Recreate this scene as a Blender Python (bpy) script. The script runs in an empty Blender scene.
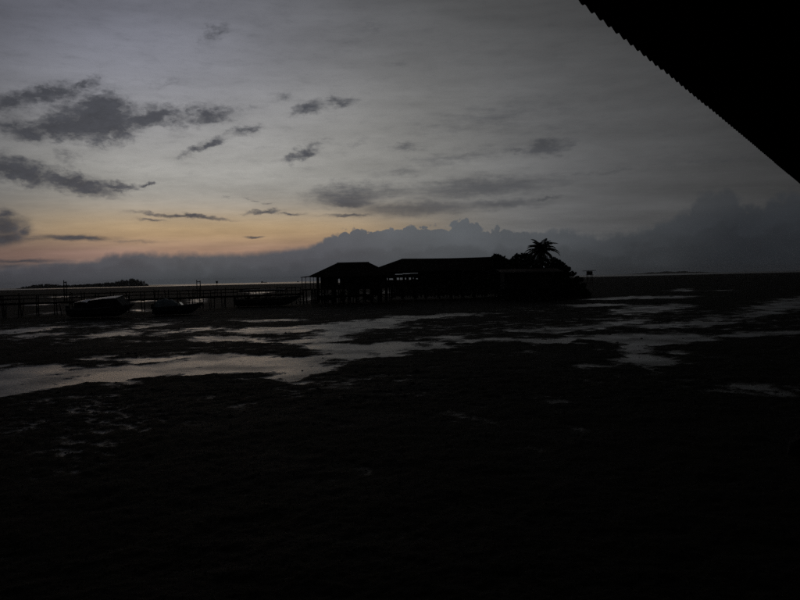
import bpy, math, random
import numpy as np
from mathutils import Vector, Matrix, Euler

R = math.radians
SC = bpy.context.scene
COL = SC.collection

# ------------------------------------------------------------------ camera
FPX = 693.0                       # focal length in pixels of an 800 px wide frame
CAM_H = 4.0
cam_d = bpy.data.cameras.new('camera')
cam = bpy.data.objects.new('camera', cam_d)
COL.objects.link(cam)
cam_d.sensor_width = 36.0
cam_d.lens = 36.0 * FPX / 800.0
cam_d.clip_start = 0.05
cam_d.clip_end = 40000.0
ROT = Euler((R(90.0 - math.degrees(math.atan(21.0 / FPX))), 0, 0)).to_matrix() @ Matrix.Rotation(R(-1.29), 3, 'Z')
cam.matrix_world = Matrix.Translation((0, 0, CAM_H)) @ ROT.to_4x4()
SC.camera = cam

def ray(px, py):
    """world direction seen at a point of the photograph (800 x 600)"""
    return (ROT @ Vector(((px - 400.0) / FPX, -(py - 300.0) / FPX, -1.0))).normalized()
def azel(px, py):
    d = ray(px, py)
    return math.degrees(math.atan2(d.x, d.y)), math.degrees(math.asin(d.z))
def ground(px, py, z=0.0):
    d = ray(px, py); k = (z - CAM_H) / d.z
    return (d.x * k, d.y * k)
def at(px, py, Y):
    d = ray(px, py); k = Y / d.y
    return Vector((d.x * k, Y, CAM_H + d.z * k))

# ------------------------------------------------------------------ view
SC.render.engine = 'CYCLES'
vs = SC.view_settings
vs.view_transform = 'Standard'; vs.look = 'None'; vs.exposure = 0.0; vs.gamma = 1.0
vs.use_curve_mapping = False
SC.cycles.max_bounces = 4
SC.cycles.diffuse_bounces = 1
SC.cycles.glossy_bounces = 2
SC.cycles.transparent_max_bounces = 6
SC.cycles.volume_bounces = 0
SC.cycles.use_denoising = False
SC.cycles.use_adaptive_sampling = True
SC.cycles.adaptive_threshold = 0.009
SC.cycles.adaptive_min_samples = 24

# ------------------------------------------------------------------ sky
GLOW_AZ, GLOW_EL = -17.6, 6.9     # where the sun has gone down behind the cloud bank
W = bpy.data.worlds.new('World'); SC.world = W; W.use_nodes = True
NT = W.node_tree; NT.nodes.clear()
N, L = NT.nodes, NT.links

def plug(sock, v):
    if isinstance(v, bpy.types.NodeSocket): L.new(v, sock)
    else: sock.default_value = v
def M(op, a, b=0.0, c=0.0, clamp=False):
    n = N.new('ShaderNodeMath'); n.operation = op; n.use_clamp = clamp
    plug(n.inputs[0], a); plug(n.inputs[1], b); plug(n.inputs[2], c)
    return n.outputs[0]
def VM(op, a, b=(0, 0, 0), out=0):
    n = N.new('ShaderNodeVectorMath'); n.operation = op
    plug(n.inputs[0], a)
    if op == 'SCALE': plug(n.inputs['Scale'], b)
    else: plug(n.inputs[1], b)
    return n.outputs['Value'] if op in ('LENGTH', 'DOT_PRODUCT', 'DISTANCE') else n.outputs[0]
def SS(v, lo, hi, olo=0.0, ohi=1.0):
    n = N.new('ShaderNodeMapRange'); n.interpolation_type = 'SMOOTHSTEP'
    plug(n.inputs['Value'], v); plug(n.inputs['From Min'], lo); plug(n.inputs['From Max'], hi)
    plug(n.inputs['To Min'], olo); plug(n.inputs['To Max'], ohi)
    return n.outputs['Result']
def MIXC(f, a, b, mode='MIX'):
    n = N.new('ShaderNodeMix'); n.data_type = 'RGBA'; n.blend_type = mode
    plug(n.inputs[0], f)
    plug(n.inputs[6], a if isinstance(a, bpy.types.NodeSocket) else (*a, 1.0))
    plug(n.inputs[7], b if isinstance(b, bpy.types.NodeSocket) else (*b, 1.0))
    return n.outputs[2]
def XYZ(a, b, c):
    n = N.new('ShaderNodeCombineXYZ'); plug(n.inputs[0], a); plug(n.inputs[1], b); plug(n.inputs[2], c)
    return n.outputs[0]
def NOISE(vec, scale, detail=4.0, rough=0.55, color=False):
    n = N.new('ShaderNodeTexNoise'); n.noise_dimensions = '2D'
    plug(n.inputs['Vector'], vec); n.inputs['Scale'].default_value = scale
    n.inputs['Detail'].default_value = detail; n.inputs['Roughness'].default_value = rough
    return n.outputs['Color'] if color else n.outputs['Fac']

tc = N.new('ShaderNodeTexCoord')
DIR = tc.outputs['Generated']
sep = N.new('ShaderNodeSeparateXYZ'); L.new(DIR, sep.inputs[0])
dx, dy, dz = sep.outputs
AZ = M('MULTIPLY', M('ARCTAN2', dx, dy), 57.29578)
EL = M('MULTIPLY', M('ARCSINE', dz), 57.29578)
# angle (in azimuth) from the afterglow; it reaches further round to the right
DAZ = M('ABSOLUTE', M('SUBTRACT', AZ, GLOW_AZ))
side = SS(M('SUBTRACT', AZ, GLOW_AZ), -1.0, 1.0, 13.8, 25.2)
# the veil of thin high cloud, brightest over the afterglow
qa = M('DIVIDE', DAZ, side)
qe = M('DIVIDE', M('SUBTRACT', EL, GLOW_EL), 12.8)
rad2 = M('ADD', M('ADD', M('MULTIPLY', qa, qa), M('MULTIPLY', qe, qe)), 0.40)
fall = M('MULTIPLY', M('EXPONENT', M('MULTIPLY', M('POWER', rad2, 0.746), -1.0)), 0.585)
uv = XYZ(AZ, EL, 0.0)
zp = M('ADD', M('MAXIMUM', dz, 0.0), 0.10)
PLAN = XYZ(M('DIVIDE', dx, zp), M('DIVIDE', dy, zp), 0.0)
cir1 = NOISE(VM('MULTIPLY', PLAN, (1.0, 1.7, 1.0)), 0.9, 5.0, 0.6)
cir2 = NOISE(VM('MULTIPLY', uv, (0.10, 0.62, 1.0)), 1.0, 4.0, 0.6)
vari = M('ADD', M('MULTIPLY', M('SUBTRACT', cir1, 0.5), 0.55), M('MULTIPLY', M('SUBTRACT', cir2, 0.5), 0.35))
lum = M('MULTIPLY', M('ADD', fall, 0.006), M('ADD', vari, 1.0))
bluef = M('MULTIPLY', SS(EL, 7.0, 20.0), SS(AZ, 8.0, -24.0))
tint = MIXC(SS(rad2, 0.5, 2.2), (1.0, 0.985, 0.92), (0.985, 1.0, 1.025))
tint = MIXC(bluef, tint, (0.97, 1.0, 1.20))
# the afterglow: a straw-coloured band, rosier just above the bank
og_e = M('DIVIDE', M('SUBTRACT', EL, 3.8), 2.05)
og_a = M('DIVIDE', M('SUBTRACT', AZ, -15.0), 18.0)
og_a2 = M('MULTIPLY', og_a, og_a)
og = M('EXPONENT', M('MULTIPLY', M('ADD', M('MULTIPLY', og_e, og_e), M('MULTIPLY', og_a2, og_a2)), -1.0))
tint = MIXC(og, tint, (1.40, 1.00, 0.56))
pk_e = M('DIVIDE', M('SUBTRACT', EL, 2.3), 1.35)
pk = M('MULTIPLY', M('EXPONENT', M('MULTIPLY', M('MULTIPLY', pk_e, pk_e), -1.0)), SS(M('ABSOLUTE', M('SUBTRACT', AZ, -18.0)), 26.0, 10.0))
tint = MIXC(M('MULTIPLY', pk, 0.85), tint, MIXC(SS(AZ, -17.0, -25.0), (1.10, 0.67, 0.48), (0.98, 0.60, 0.50)))
base = VM('SCALE', tint, lum)

# separate cumulus scraps and strips: (px, py, half width, half height, tilt deg, weight)
CLOUDS = [
 (96, 122, 50, 22, 4, 1.3), (102, 110, 28, 17, 0, 1.3), (58, 128, 44, 14, 2, 1.05), (26, 131, 32, 12, -3, .95), (152, 118, 36, 12, 6, 1.0),
 (44, 96, 58, 11, 14, .9), (8, 104, 30, 12, 0, .8), (80, 84, 22, 7, 22, .7),
 (22, 172, 42, 13, -8, 1.1), (76, 183, 48, 10, -10, 1.0), (118, 187, 24, 6, 0, .9), (143, 184, 8, 3, 12, .8), (66, 158, 14, 9, 20, .55),
 (6, 227, 22, 12, 0, 1.0), (8, 238, 24, 8, 10, 1.0), (26, 232, 9, 6, 20, .8), (3, 215, 14, 6, 0, .8),
 (76, 238, 46, 3.2, -1, .95), (130, 241, 60, 2.5, -1, .4), (30, 239, 30, 2.4, 0, .5), (185, 216, 56, 2.6, -4, .95), (150, 220, 16, 2.0, 0, .7),
 (213, 115, 34, 9, 12, .75), (190, 112, 22, 7, 30, .65), (248, 130, 18, 6, 14, .7), (207, 147, 30, 6, 22, .85), (176, 124, 14, 10, 45, .6),
 (308, 108, 26, 7, 10, .75), (339, 102, 22, 6, 8, .75), (305, 152, 26, 6, 24, .8), (282, 98, 16, 4, 10, .4), (358, 144, 12, 4, 20, .4),
 (216, 34, 20, 7, 26, .5), (373, 30, 14, 7, 20, .35), (165, 83, 22, 4, 4, .3), (352, 42, 12, 5, 25, .25), (395, 65, 14, 4, 10, .25),
 (352, 196, 54, 15, 2, .9), (352, 202, 36, 8, -2, 1.1), (395, 191, 60, 9, 0, .6), (420, 208, 82, 9, 1, .95), (352, 216, 34, 2.4, 0, .95), (480, 188, 100, 13, 3, .92), (400, 172, 40, 6, 4, .45), (500, 204, 66, 7, 1, .8), (490, 118, 95, 16, 5, .42), (455, 158, 60, 7, 6, .5),
 (409, 146, 20, 5, 6, .65), (548, 147, 28, 9, 5, 1.1), (516, 151, 26, 4, 0, .6), (470, 155, 60, 9, 8, .45), (560, 128, 60, 6, 4, .3),
 (545, 198, 26, 2.2, -1, .7), (600, 172, 60, 3, 2, .4), (700, 160, 70, 4, -3, .3), (470, 125, 55, 8, 8, .35),
 (533, 236, 8, 3.2, -10, .8), (255, 237, 13, 1.8, 2, .85), (263, 212, 22, 2.6, 4, .85), (290, 214, 20, 1.6, 0, .7), (254, 199, 8, 1.8, -8, .6), (268, 203, 7, 1.6, 0, .5), (232, 198, 9, 1.3, 0, .4),
 (24, 261, 46, 2.6, 0, .75), (60, 266, 60, 3, 1, .6), (10, 266, 24, 4, 0, .7),
]
wn1 = NOISE(VM('MULTIPLY', uv, (0.34, 0.62, 1)), 1.0, 3.0, 0.5, True)
wn2 = NOISE(VM('MULTIPLY', uv, (1.2, 2.1, 1)), 1.0, 4.0, 0.6, True)
warp = VM('ADD', VM('MULTIPLY', VM('SUBTRACT', wn1, (.5, .5, .5)), (2.2, 1.1, 0)),
                 VM('MULTIPLY', VM('SUBTRACT', wn2, (.5, .5, .5)), (1.5, 0.85, 0)))
# thin strips near the horizon stay smooth
calm = SS(EL, 3.0, 9.0, 0.32, 1.0)
def VORO(vec, scale):
    n = N.new('ShaderNodeTexVoronoi'); n.voronoi_dimensions = '2D'; n.feature = 'F1'
    plug(n.inputs['Vector'], vec); n.inputs['Scale'].default_value = scale
    return M('MULTIPLY', M('MULTIPLY', n.outputs['Distance'], n.outputs['Distance']), 1.5)
uvw = VM('ADD', uv, VM('SCALE', warp, calm))
DEG = 57.29578 / FPX
dens = None
for (px, py, rx, ry, tl, wt) in CLOUDS:
    a, e = azel(px, py)
    mp = N.new('ShaderNodeMapping'); mp.vector_type = 'TEXTURE'
    L.new(uvw, mp.inputs['Vector'])
    mp.inputs['Location'].default_value = (a, e, 0)
    mp.inputs['Rotation'].default_value = (0, 0, R(tl))
    mp.inputs['Scale'].default_value = (rx * DEG * 1.15, ry * DEG * 1.25, 1)
    v = M('MULTIPLY_ADD', VM('LENGTH', mp.outputs[0]), -wt, wt)
    dens = v if dens is None else M('SMOOTH_MAX', dens, v, 0.12)
# beyond the stretch of sky in view the same kind of scraps go on
gen = NOISE(VM('MULTIPLY', PLAN, (1.0, 1.0, 1.0)), 1.6, 6.0, 0.6)
genw = M('MAXIMUM', SS(EL, 25.0, 34.0), SS(M('ABSOLUTE', AZ), 33.0, 44.0))
gend = M('MULTIPLY', M('MULTIPLY', M('SUBTRACT', gen, 0.56), 5.0), genw)
streak = SS(AZ, -10.0, -4.0)
fine_n = NOISE(VM('MULTIPLY', uv, (1.0, 1.8, 1)), 1.3, 6.0, 0.62)
puff = M('ADD', M('MULTIPLY', VORO(VM('MULTIPLY', uvw, (1.0, 1.5, 1)), 0.75), 0.6), M('MULTIPLY', VORO(VM('MULTIPLY', uvw, (1.0, 1.5, 1)), 1.9), 0.4))
fine_a = M('ADD', M('MULTIPLY', fine_n, 0.62), M('MULTIPLY', M('SUBTRACT', 0.75, puff), 0.42))
fine_b = NOISE(VM('MULTIPLY', uv, (0.42, 2.6, 1)), 1.1, 6.0, 0.62)
fine = M('ADD', M('MULTIPLY', fine_a, M('SUBTRACT', 1.0, streak)), M('MULTIPLY', fine_b, streak))
dens = M('MAXIMUM', dens, gend)
dens2 = M('ADD', dens, M('MULTIPLY', M('SUBTRACT', fine, 0.5), M('MULTIPLY', calm, SS(AZ, -14.0, -6.0, 1.05, 1.0))))
wisp = NOISE(VM('MULTIPLY', uv, (0.55, 2.0, 1)), 0.9, 6.0, 0.68)
dens3 = M('ADD', dens, M('MULTIPLY', M('SUBTRACT', wisp, 0.5), M('MULTIPLY', calm, 1.35)))
cmask = M('ADD', M('MULTIPLY', SS(dens3, -0.12, 0.75), 0.32), M('MULTIPLY', SS(dens2, 0.08, SS(AZ, -12.0, -4.0, 0.80, 0.88)), 0.63))
cshade = M('ADD', 0.66, M('MULTIPLY', fine, 0.62))
ccol = VM('SCALE', (0.93, 1.0, 1.20), M('MULTIPLY', M('MULTIPLY', M('SQRT', lum), 0.118), cshade))
sky1 = MIXC(M('MULTIPLY', cmask, SS(AZ, -7.0, 1.0, 1.0, 0.72)), base, ccol)

# the bank of heaped cloud along the horizon
BANK = [(-60, 268, .3), (0, 268, .3), (40, 265, .3), (90, 262, .35), (110, 256, .4), (150, 254, .4), (210, 255, .3), (250, 253.5, .22), (290, 249.5, .2), (312, 246, .35), (330, 238, .8), (345, 232, .9),
        (380, 232.5, .9), (405, 230, 1), (430, 229, 1), (448, 225, 1), (462, 222, 1), (478, 227, 1), (488, 234, 1), (500, 229, 1.1), (520, 234, 1.0), (540, 234, .8), (555, 232, .9),
        (580, 233, .8), (600, 236, .7), (625, 236, .8), (655, 227, 1), (685, 214, 1.1), (705, 197, 1.3), (722, 193, 1.3), (738, 203, 1.3), (752, 208, 1.2), (775, 200, 1.2), (800, 195, 1.2), (860, 205, 1.2)]
def curve(xs, ys, src):
    fc = N.new('ShaderNodeFloatCurve'); cv = fc.mapping.curves[0]
    pts = list(zip(xs, ys))
    while len(cv.points) < len(pts): cv.points.new(0.5, 0.5)
    for p, (x, y) in zip(cv.points, sorted(pts)):
        p.location = (x, y); p.handle_type = 'AUTO_CLAMPED'
    fc.mapping.update()
    fc.inputs['Factor'].default_value = 1.0
    L.new(src, fc.inputs['Value'])
    return fc.outputs[0]
azn = M('DIVIDE', M('ADD', AZ, 40.0), 80.0, clamp=True)
bx = [(azel(p[0], p[1])[0] + 40) / 80 for p in BANK]; by = [azel(p[0], p[1])[1] / 10 for p in BANK]
top = M('MULTIPLY', curve([0] + bx + [1], [.30] + by + [.30], azn), 10.0)
amp = curve([0] + bx + [1], [.3] + [p[2] / 2 for p in BANK] + [.3], azn)
jog = VM('ADD', uv, VM('MULTIPLY', VM('SUBTRACT', wn2, (.5, .5, .5)), (0.3, 0.3, 0)))
bump = M('ADD', M('MULTIPLY', M('SUBTRACT', 0.42, VORO(jog, 0.55)), 0.9),
         M('ADD', M('MULTIPLY', M('SUBTRACT', 0.42, VORO(jog, 1.45)), 0.85), M('MULTIPLY', M('SUBTRACT', 0.42, VORO(jog, 3.2)), 0.36)))
top = M('ADD', top, M('MULTIPLY', bump, amp))
soft = M('ADD', SS(AZ, -9.0, -3.0, 0.34, 0.08), SS(AZ, 8.0, 18.0, 0.0, 0.40))
bmask = SS(M('DIVIDE', M('SUBTRACT', top, EL), soft), -1.0, 1.0)
cr = N.new('ShaderNodeValToRGB'); L.new(azn, cr.inputs[0])
cr.color_ramp.interpolation = 'EASE'
stops = [(-39, (.030, .032, .038)), (-28, (.074, .077, .090)), (-16, (.076, .085, .096)), (-8, (.074, .081, .094)), (3, (.080, .088, .097)), (11, (.064, .070, .077)), (19, (.038, .042, .047)), (27, (.0205, .0235, .028)), (39, (.015, .017, .021))]
els = cr.color_ramp.elements
els[0].position = (stops[0][0] + 40) / 80; els[0].color = (*stops[0][1], 1)
els[1].position = (stops[-1][0] + 40) / 80; els[1].color = (*stops[-1][1], 1)
for a, c in stops[1:-1]:
    e = els.new((a + 40) / 80); e.color = (*c, 1)
bvar = M('MULTIPLY', M('ADD', 0.84, M('MULTIPLY', NOISE(VM('MULTIPLY', uv, (.25, .6, 1)), 1.0, 4.0, 0.5), 0.36)), SS(EL, 0.8, 5.0, 0.94, 1.30))
top2 = M('MULTIPLY_ADD', M('SUBTRACT', NOISE(VM('MULTIPLY', uv, (0.22, 0.4, 1)), 1.0, 2.0, 0.5), 0.5), 2.2, M('MULTIPLY', top, 0.60))
top2 = M('ADD', top2, M('MULTIPLY', M('SUBTRACT', 0.42, VORO(jog, 1.1)), 0.5))
lay2 = SS(M('SUBTRACT', top2, EL), -0.35, 0.45)
bvar = M('MULTIPLY', bvar, M('ADD', 1.06, M('MULTIPLY', lay2, -0.15)))
sky2 = MIXC(M('MULTIPLY', bmask, M('SUBTRACT', 0.97, M('MULTIPLY', SS(EL, 3.0, 6.5), SS(AZ, 5.0, 16.0, 0.0, 0.42)))), sky1, VM('SCALE', cr.outputs[0], bvar))

# twilight air above everything: the physical sky with the sun at the horizon
nish = N.new('ShaderNodeTexSky'); nish.sky_type = 'NISHITA'; nish.sun_disc = False
nish.sun_elevation = R(0.5); nish.sun_rotation = R(GLOW_AZ); nish.dust_density = 3.0
total = VM('ADD', VM('SCALE', sky2, 10.0), VM('SCALE', nish.outputs[0], 0.012))
bg = N.new('ShaderNodeBackground'); L.new(total, bg.inputs['Color']); bg.inputs['Strength'].default_value = 0.1
wo = N.new('ShaderNodeOutputWorld'); L.new(bg.outputs[0], wo.inputs['Surface'])
W.cycles.sampling_method = 'MANUAL'; W.cycles.sample_map_resolution = 1024

# ------------------------------------------------------------------ sun (down behind the cloud bank)
sun_d = bpy.data.lights.new('sun', 'SUN'); sun_d.energy = 0.02; sun_d.angle = R(20); sun_d.color = (1.0, 0.72, 0.48)
sun = bpy.data.objects.new('sun', sun_d); COL.objects.link(sun)
sdir = Vector((math.sin(R(GLOW_AZ)) * math.cos(R(3)), math.cos(R(GLOW_AZ)) * math.cos(R(3)), math.sin(R(3))))
sun.rotation_euler = sdir.to_track_quat('Z', 'Y').to_euler()
sun.location = sdir * 60 + Vector((0, 0, 10))

# ------------------------------------------------------------------ materials
MATS = {}
def mat(name, col, rough=0.8, spec=0.3, var=0.35, scale=3.0, bump=0.0, bscale=20.0, metallic=0.0, stretch=(1, 1, 1), col2=None):
    if name in MATS: return MATS[name]
    m = bpy.data.materials.new(name); m.use_nodes = True
    nt = m.node_tree; b = nt.nodes['Principled BSDF']
    t = nt.nodes.new('ShaderNodeTexCoord'); mp = nt.nodes.new('ShaderNodeMapping'); mp.inputs['Scale'].default_value = stretch
    nt.links.new(t.outputs['Object'], mp.inputs[0])
    n = nt.nodes.new('ShaderNodeTexNoise'); n.inputs['Scale'].default_value = scale; n.inputs['Detail'].default_value = 6; n.inputs['Roughness'].default_value = .65
    nt.links.new(mp.outputs[0], n.inputs['Vector'])
    r = nt.nodes.new('ShaderNodeValToRGB')
    c2 = col2 or tuple(min(1, c * (1 + var)) for c in col)
    r.color_ramp.elements[0].position = .3; r.color_ramp.elements[0].color = (*[c * (1 - var) for c in col], 1)
    r.color_ramp.elements[1].position = .7; r.color_ramp.elements[1].color = (*c2, 1)
    nt.links.new(n.outputs['Fac'], r.inputs[0]); nt.links.new(r.outputs[0], b.inputs['Base Color'])
    mr = nt.nodes.new('ShaderNodeMapRange'); mr.inputs['To Min'].default_value = max(0, rough - .12); mr.inputs['To Max'].default_value = min(1, rough + .12)
    nt.links.new(n.outputs['Fac'], mr.inputs[0]); nt.links.new(mr.outputs[0], b.inputs['Roughness'])
    b.inputs['Specular IOR Level'].default_value = spec; b.inputs['Metallic'].default_value = metallic
    if bump:
        n2 = nt.nodes.new('ShaderNodeTexNoise'); n2.inputs['Scale'].default_value = bscale; n2.inputs['Detail'].default_value = 5
        nt.links.new(mp.outputs[0], n2.inputs['Vector'])
        bp = nt.nodes.new('ShaderNodeBump'); bp.inputs['Strength'].default_value = bump; bp.inputs['Distance'].default_value = .02
        nt.links.new(n2.outputs['Fac'], bp.inputs['Height']); nt.links.new(bp.outputs[0], b.inputs['Normal'])
    MATS[name] = m
    return m
m_wood = mat('weathered_wood', (.055, .046, .038), .85, .2, .4, 2.0, .4, 30, stretch=(1, 1, .25))
m_wood2 = mat('tarred_piles', (.030, .027, .024), .8, .2, .4, 2.0, .4, 25)
m_roof = mat('rusted_sheet', (.085, .06, .048), .75, .25, .45, 1.2, .2, 14, col2=(.13, .075, .045))
m_thatch = mat('old_roofing', (.06, .052, .045), .92, .12, .45, 1.5, .7, 12)
m_wall = mat('plank_wall', (.06, .055, .048), .88, .2, .4, 1.4, .3, 10, stretch=(3, 3, .4))
m_fascia = mat('pale_fascia', (.30, .29, .27), .8, .3, .25, 2.0)
m_leaf = mat('broad_leaf', (.038, .060, .022), .75, .25, .4, .8)
m_palm = mat('palm_leaf', (.040, .062, .024), .7, .25, .35, 1.0)
m_bark = mat('bark', (.055, .045, .035), .9, .2, .4, 4, .6, 20)
m_white = mat('white_gelcoat', (.70, .71, .71), .32, .5, .12, 1.0)
m_navy = mat('navy_hull', (.055, .065, .085), .55, .25, .3, 1.0)
m_dkhull = mat('dark_hull', (.085, .082, .078), .6, .25, .3, 1.0)
m_stripe = mat('grey_stripe', (.38, .39, .40), .6, .3, .2, 1.0)
m_tarp = mat('blue_tarp', (.34, .42, .46), .65, .3, .3, 2.0, .5, 6)
m_metal = mat('dark_steel', (.05, .05, .052), .5, .4, .3, 3.0, metallic=.6)
m_seat = mat('seat_vinyl', (.08, .08, .08), .6, .3, .2, 2)
m_rock = mat('dark_rock', (.030, .029, .027), .9, .15, .5, 3, .7, 9)
m_isl = mat('island_scrub', (.035, .045, .025), .9, .1, .4, .05)
m_hill = mat('far_land', (.05, .06, .05), .95, .05, .3, .004)
m_lump = mat('mud_lump', (.027, .024, .018), .85, .1, .4, 3, .3, 20)
def glass_mat():
    m = bpy.data.materials.new('tinted_glass'); m.use_nodes = True
    b = m.node_tree.nodes['Principled BSDF']
    b.inputs['Base Color'].default_value = (.03, .035, .04, 1); b.inputs['Roughness'].default_value = .08
    b.inputs['Alpha'].default_value = .75
    return m
m_glass = glass_mat()

def mud_material():
    m = bpy.data.materials.new('tidal_mud'); m.use_nodes = True
    nt = m.node_tree; b = nt.nodes['Principled BSDF']; k = nt.nodes.new; ln = nt.links.new
    geo = k('ShaderNodeNewGeometry')
    n1 = k('ShaderNodeTexNoise'); n1.inputs['Scale'].default_value = .22; n1.inputs['Detail'].default_value = 7; n1.inputs['Roughness'].default_value = .62
    n2 = k('ShaderNodeTexNoise'); n2.inputs['Scale'].default_value = 9; n2.inputs['Detail'].default_value = 6; n2.inputs['Roughness'].default_value = .65
    n3 = k('ShaderNodeTexNoise'); n3.inputs['Scale'].default_value = .035; n3.inputs['Detail'].default_value = 5
    for n in (n1, n2, n3): ln(geo.outputs['Position'], n.inputs['Vector'])
    r1 = k('ShaderNodeValToRGB'); r1.color_ramp.elements[0].position = .32; r1.color_ramp.elements[0].color = (.0105, .0096, .0066, 1)
    r1.color_ramp.elements[1].position = .70; r1.color_ramp.elements[1].color = (.026, .024, .0160, 1)
    ln(n1.outputs['Fac'], r1.inputs[0])
    r3 = k('ShaderNodeValToRGB'); r3.color_ramp.elements[0].position = .50; r3.color_ramp.elements[0].color = (0, 0, 0, 1)
    r3.color_ramp.elements[1].position = .66; r3.color_ramp.elements[1].color = (1, 1, 1, 1)
    ln(n3.outputs['Fac'], r3.inputs[0])
    mx = k('ShaderNodeMix'); mx.data_type = 'RGBA'; ln(r3.outputs[0], mx.inputs[0]); ln(r1.outputs[0], mx.inputs[6])
    mx.inputs[7].default_value = (.014, .0175, .0085, 1)           # films of sea grass and algae
    m2 = k('ShaderNodeMix'); m2.data_type = 'RGBA'; m2.blend_type = 'MULTIPLY'; m2.inputs[0].default_value = .6
    ln(mx.outputs[2], m2.inputs[6]); ln(n2.outputs['Color'], m2.inputs[7])
    m3 = k('ShaderNodeMix'); m3.data_type = 'RGBA'; m3.blend_type = 'MULTIPLY'; m3.inputs[0].default_value = 1
    ln(m2.outputs[2], m3.inputs[6]); m3.inputs[7].default_value = (2.1, 2.1, 2.1, 1)
    ln(m3.outputs[2], b.inputs['Base Color'])
    mr = k('ShaderNodeMapRange'); mr.inputs['From Min'].default_value = .3; mr.inputs['From Max'].default_value = .7
    mr.inputs['To Min'].default_value = .75; mr.inputs['To Max'].default_value = .95
    ln(n1.outputs['Fac'], mr.inputs[0])
    sp = k('ShaderNodeSeparateXYZ'); ln(geo.outputs['Position'], sp.inputs[0])
    ad = k('ShaderNodeMath'); ad.operation = 'MULTIPLY_ADD'; ln(n2.outputs['Fac'], ad.inputs[0]); ad.inputs[1].default_value = .05; ln(sp.outputs[2], ad.inputs[2])
    wt = k('ShaderNodeMapRange'); wt.interpolation_type = 'SMOOTHSTEP'; wt.inputs['From Min'].default_value = .074; wt.inputs['From Max'].default_value = .026
    ln(ad.outputs[0], wt.inputs[0])
    rm = k('ShaderNodeMix'); rm.data_type = 'FLOAT'; ln(wt.outputs[0], rm.inputs[0]); ln(mr.outputs[0], rm.inputs[2]); rm.inputs[3].default_value = .42
    ln(rm.outputs[0], b.inputs['Roughness'])
    sm = k('ShaderNodeMix'); sm.data_type = 'FLOAT'; ln(wt.outputs[0], sm.inputs[0]); sm.inputs[2].default_value = .05; sm.inputs[3].default_value = .46
    ln(sm.outputs[0], b.inputs['Specular IOR Level'])
    bp = k('ShaderNodeBump'); bp.inputs['Strength'].default_value = .7; bp.inputs['Distance'].default_value = .03
    ln(n2.outputs['Fac'], bp.inputs['Height']); ln(bp.outputs[0], b.inputs['Normal'])
    return m
def water_material():
    m = bpy.data.materials.new('shallow_water'); m.use_nodes = True
    nt = m.node_tree; b = nt.nodes['Principled BSDF']; k = nt.nodes.new; ln = nt.links.new
    geo = k('ShaderNodeNewGeometry')
    b.inputs['Base Color'].default_value = (.010, .010, .008, 1)
    b.inputs['IOR'].default_value = 1.33
    b.inputs['Specular IOR Level'].default_value = .5
    n1 = k('ShaderNodeTexNoise'); n1.inputs['Scale'].default_value = 5; n1.inputs['Detail'].default_value = 5; n1.inputs['Roughness'].default_value = .6
    n2 = k('ShaderNodeTexNoise'); n2.inputs['Scale'].default_value = .35; n2.inputs['Detail'].default_value = 5
    for n in (n1, n2): ln(geo.outputs['Position'], n.inputs['Vector'])
    mr = k('ShaderNodeMapRange'); mr.inputs['From Min'].default_value = .35; mr.inputs['From Max'].default_value = .65
    mr.inputs['To Min'].default_value = .16; mr.inputs['To Max'].default_value = .40
    ln(n2.outputs['Fac'], mr.inputs[0]); ln(mr.outputs[0], b.inputs['Roughness'])
    bp = k('ShaderNodeBump'); bp.inputs['Strength'].default_value = .7; bp.inputs['Distance'].default_value = .06
    ln(n1.outputs['Fac'], bp.inputs['Height']); ln(bp.outputs[0], b.inputs['Normal'])
    return m
m_mud = mud_material(); m_water = water_material()

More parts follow.
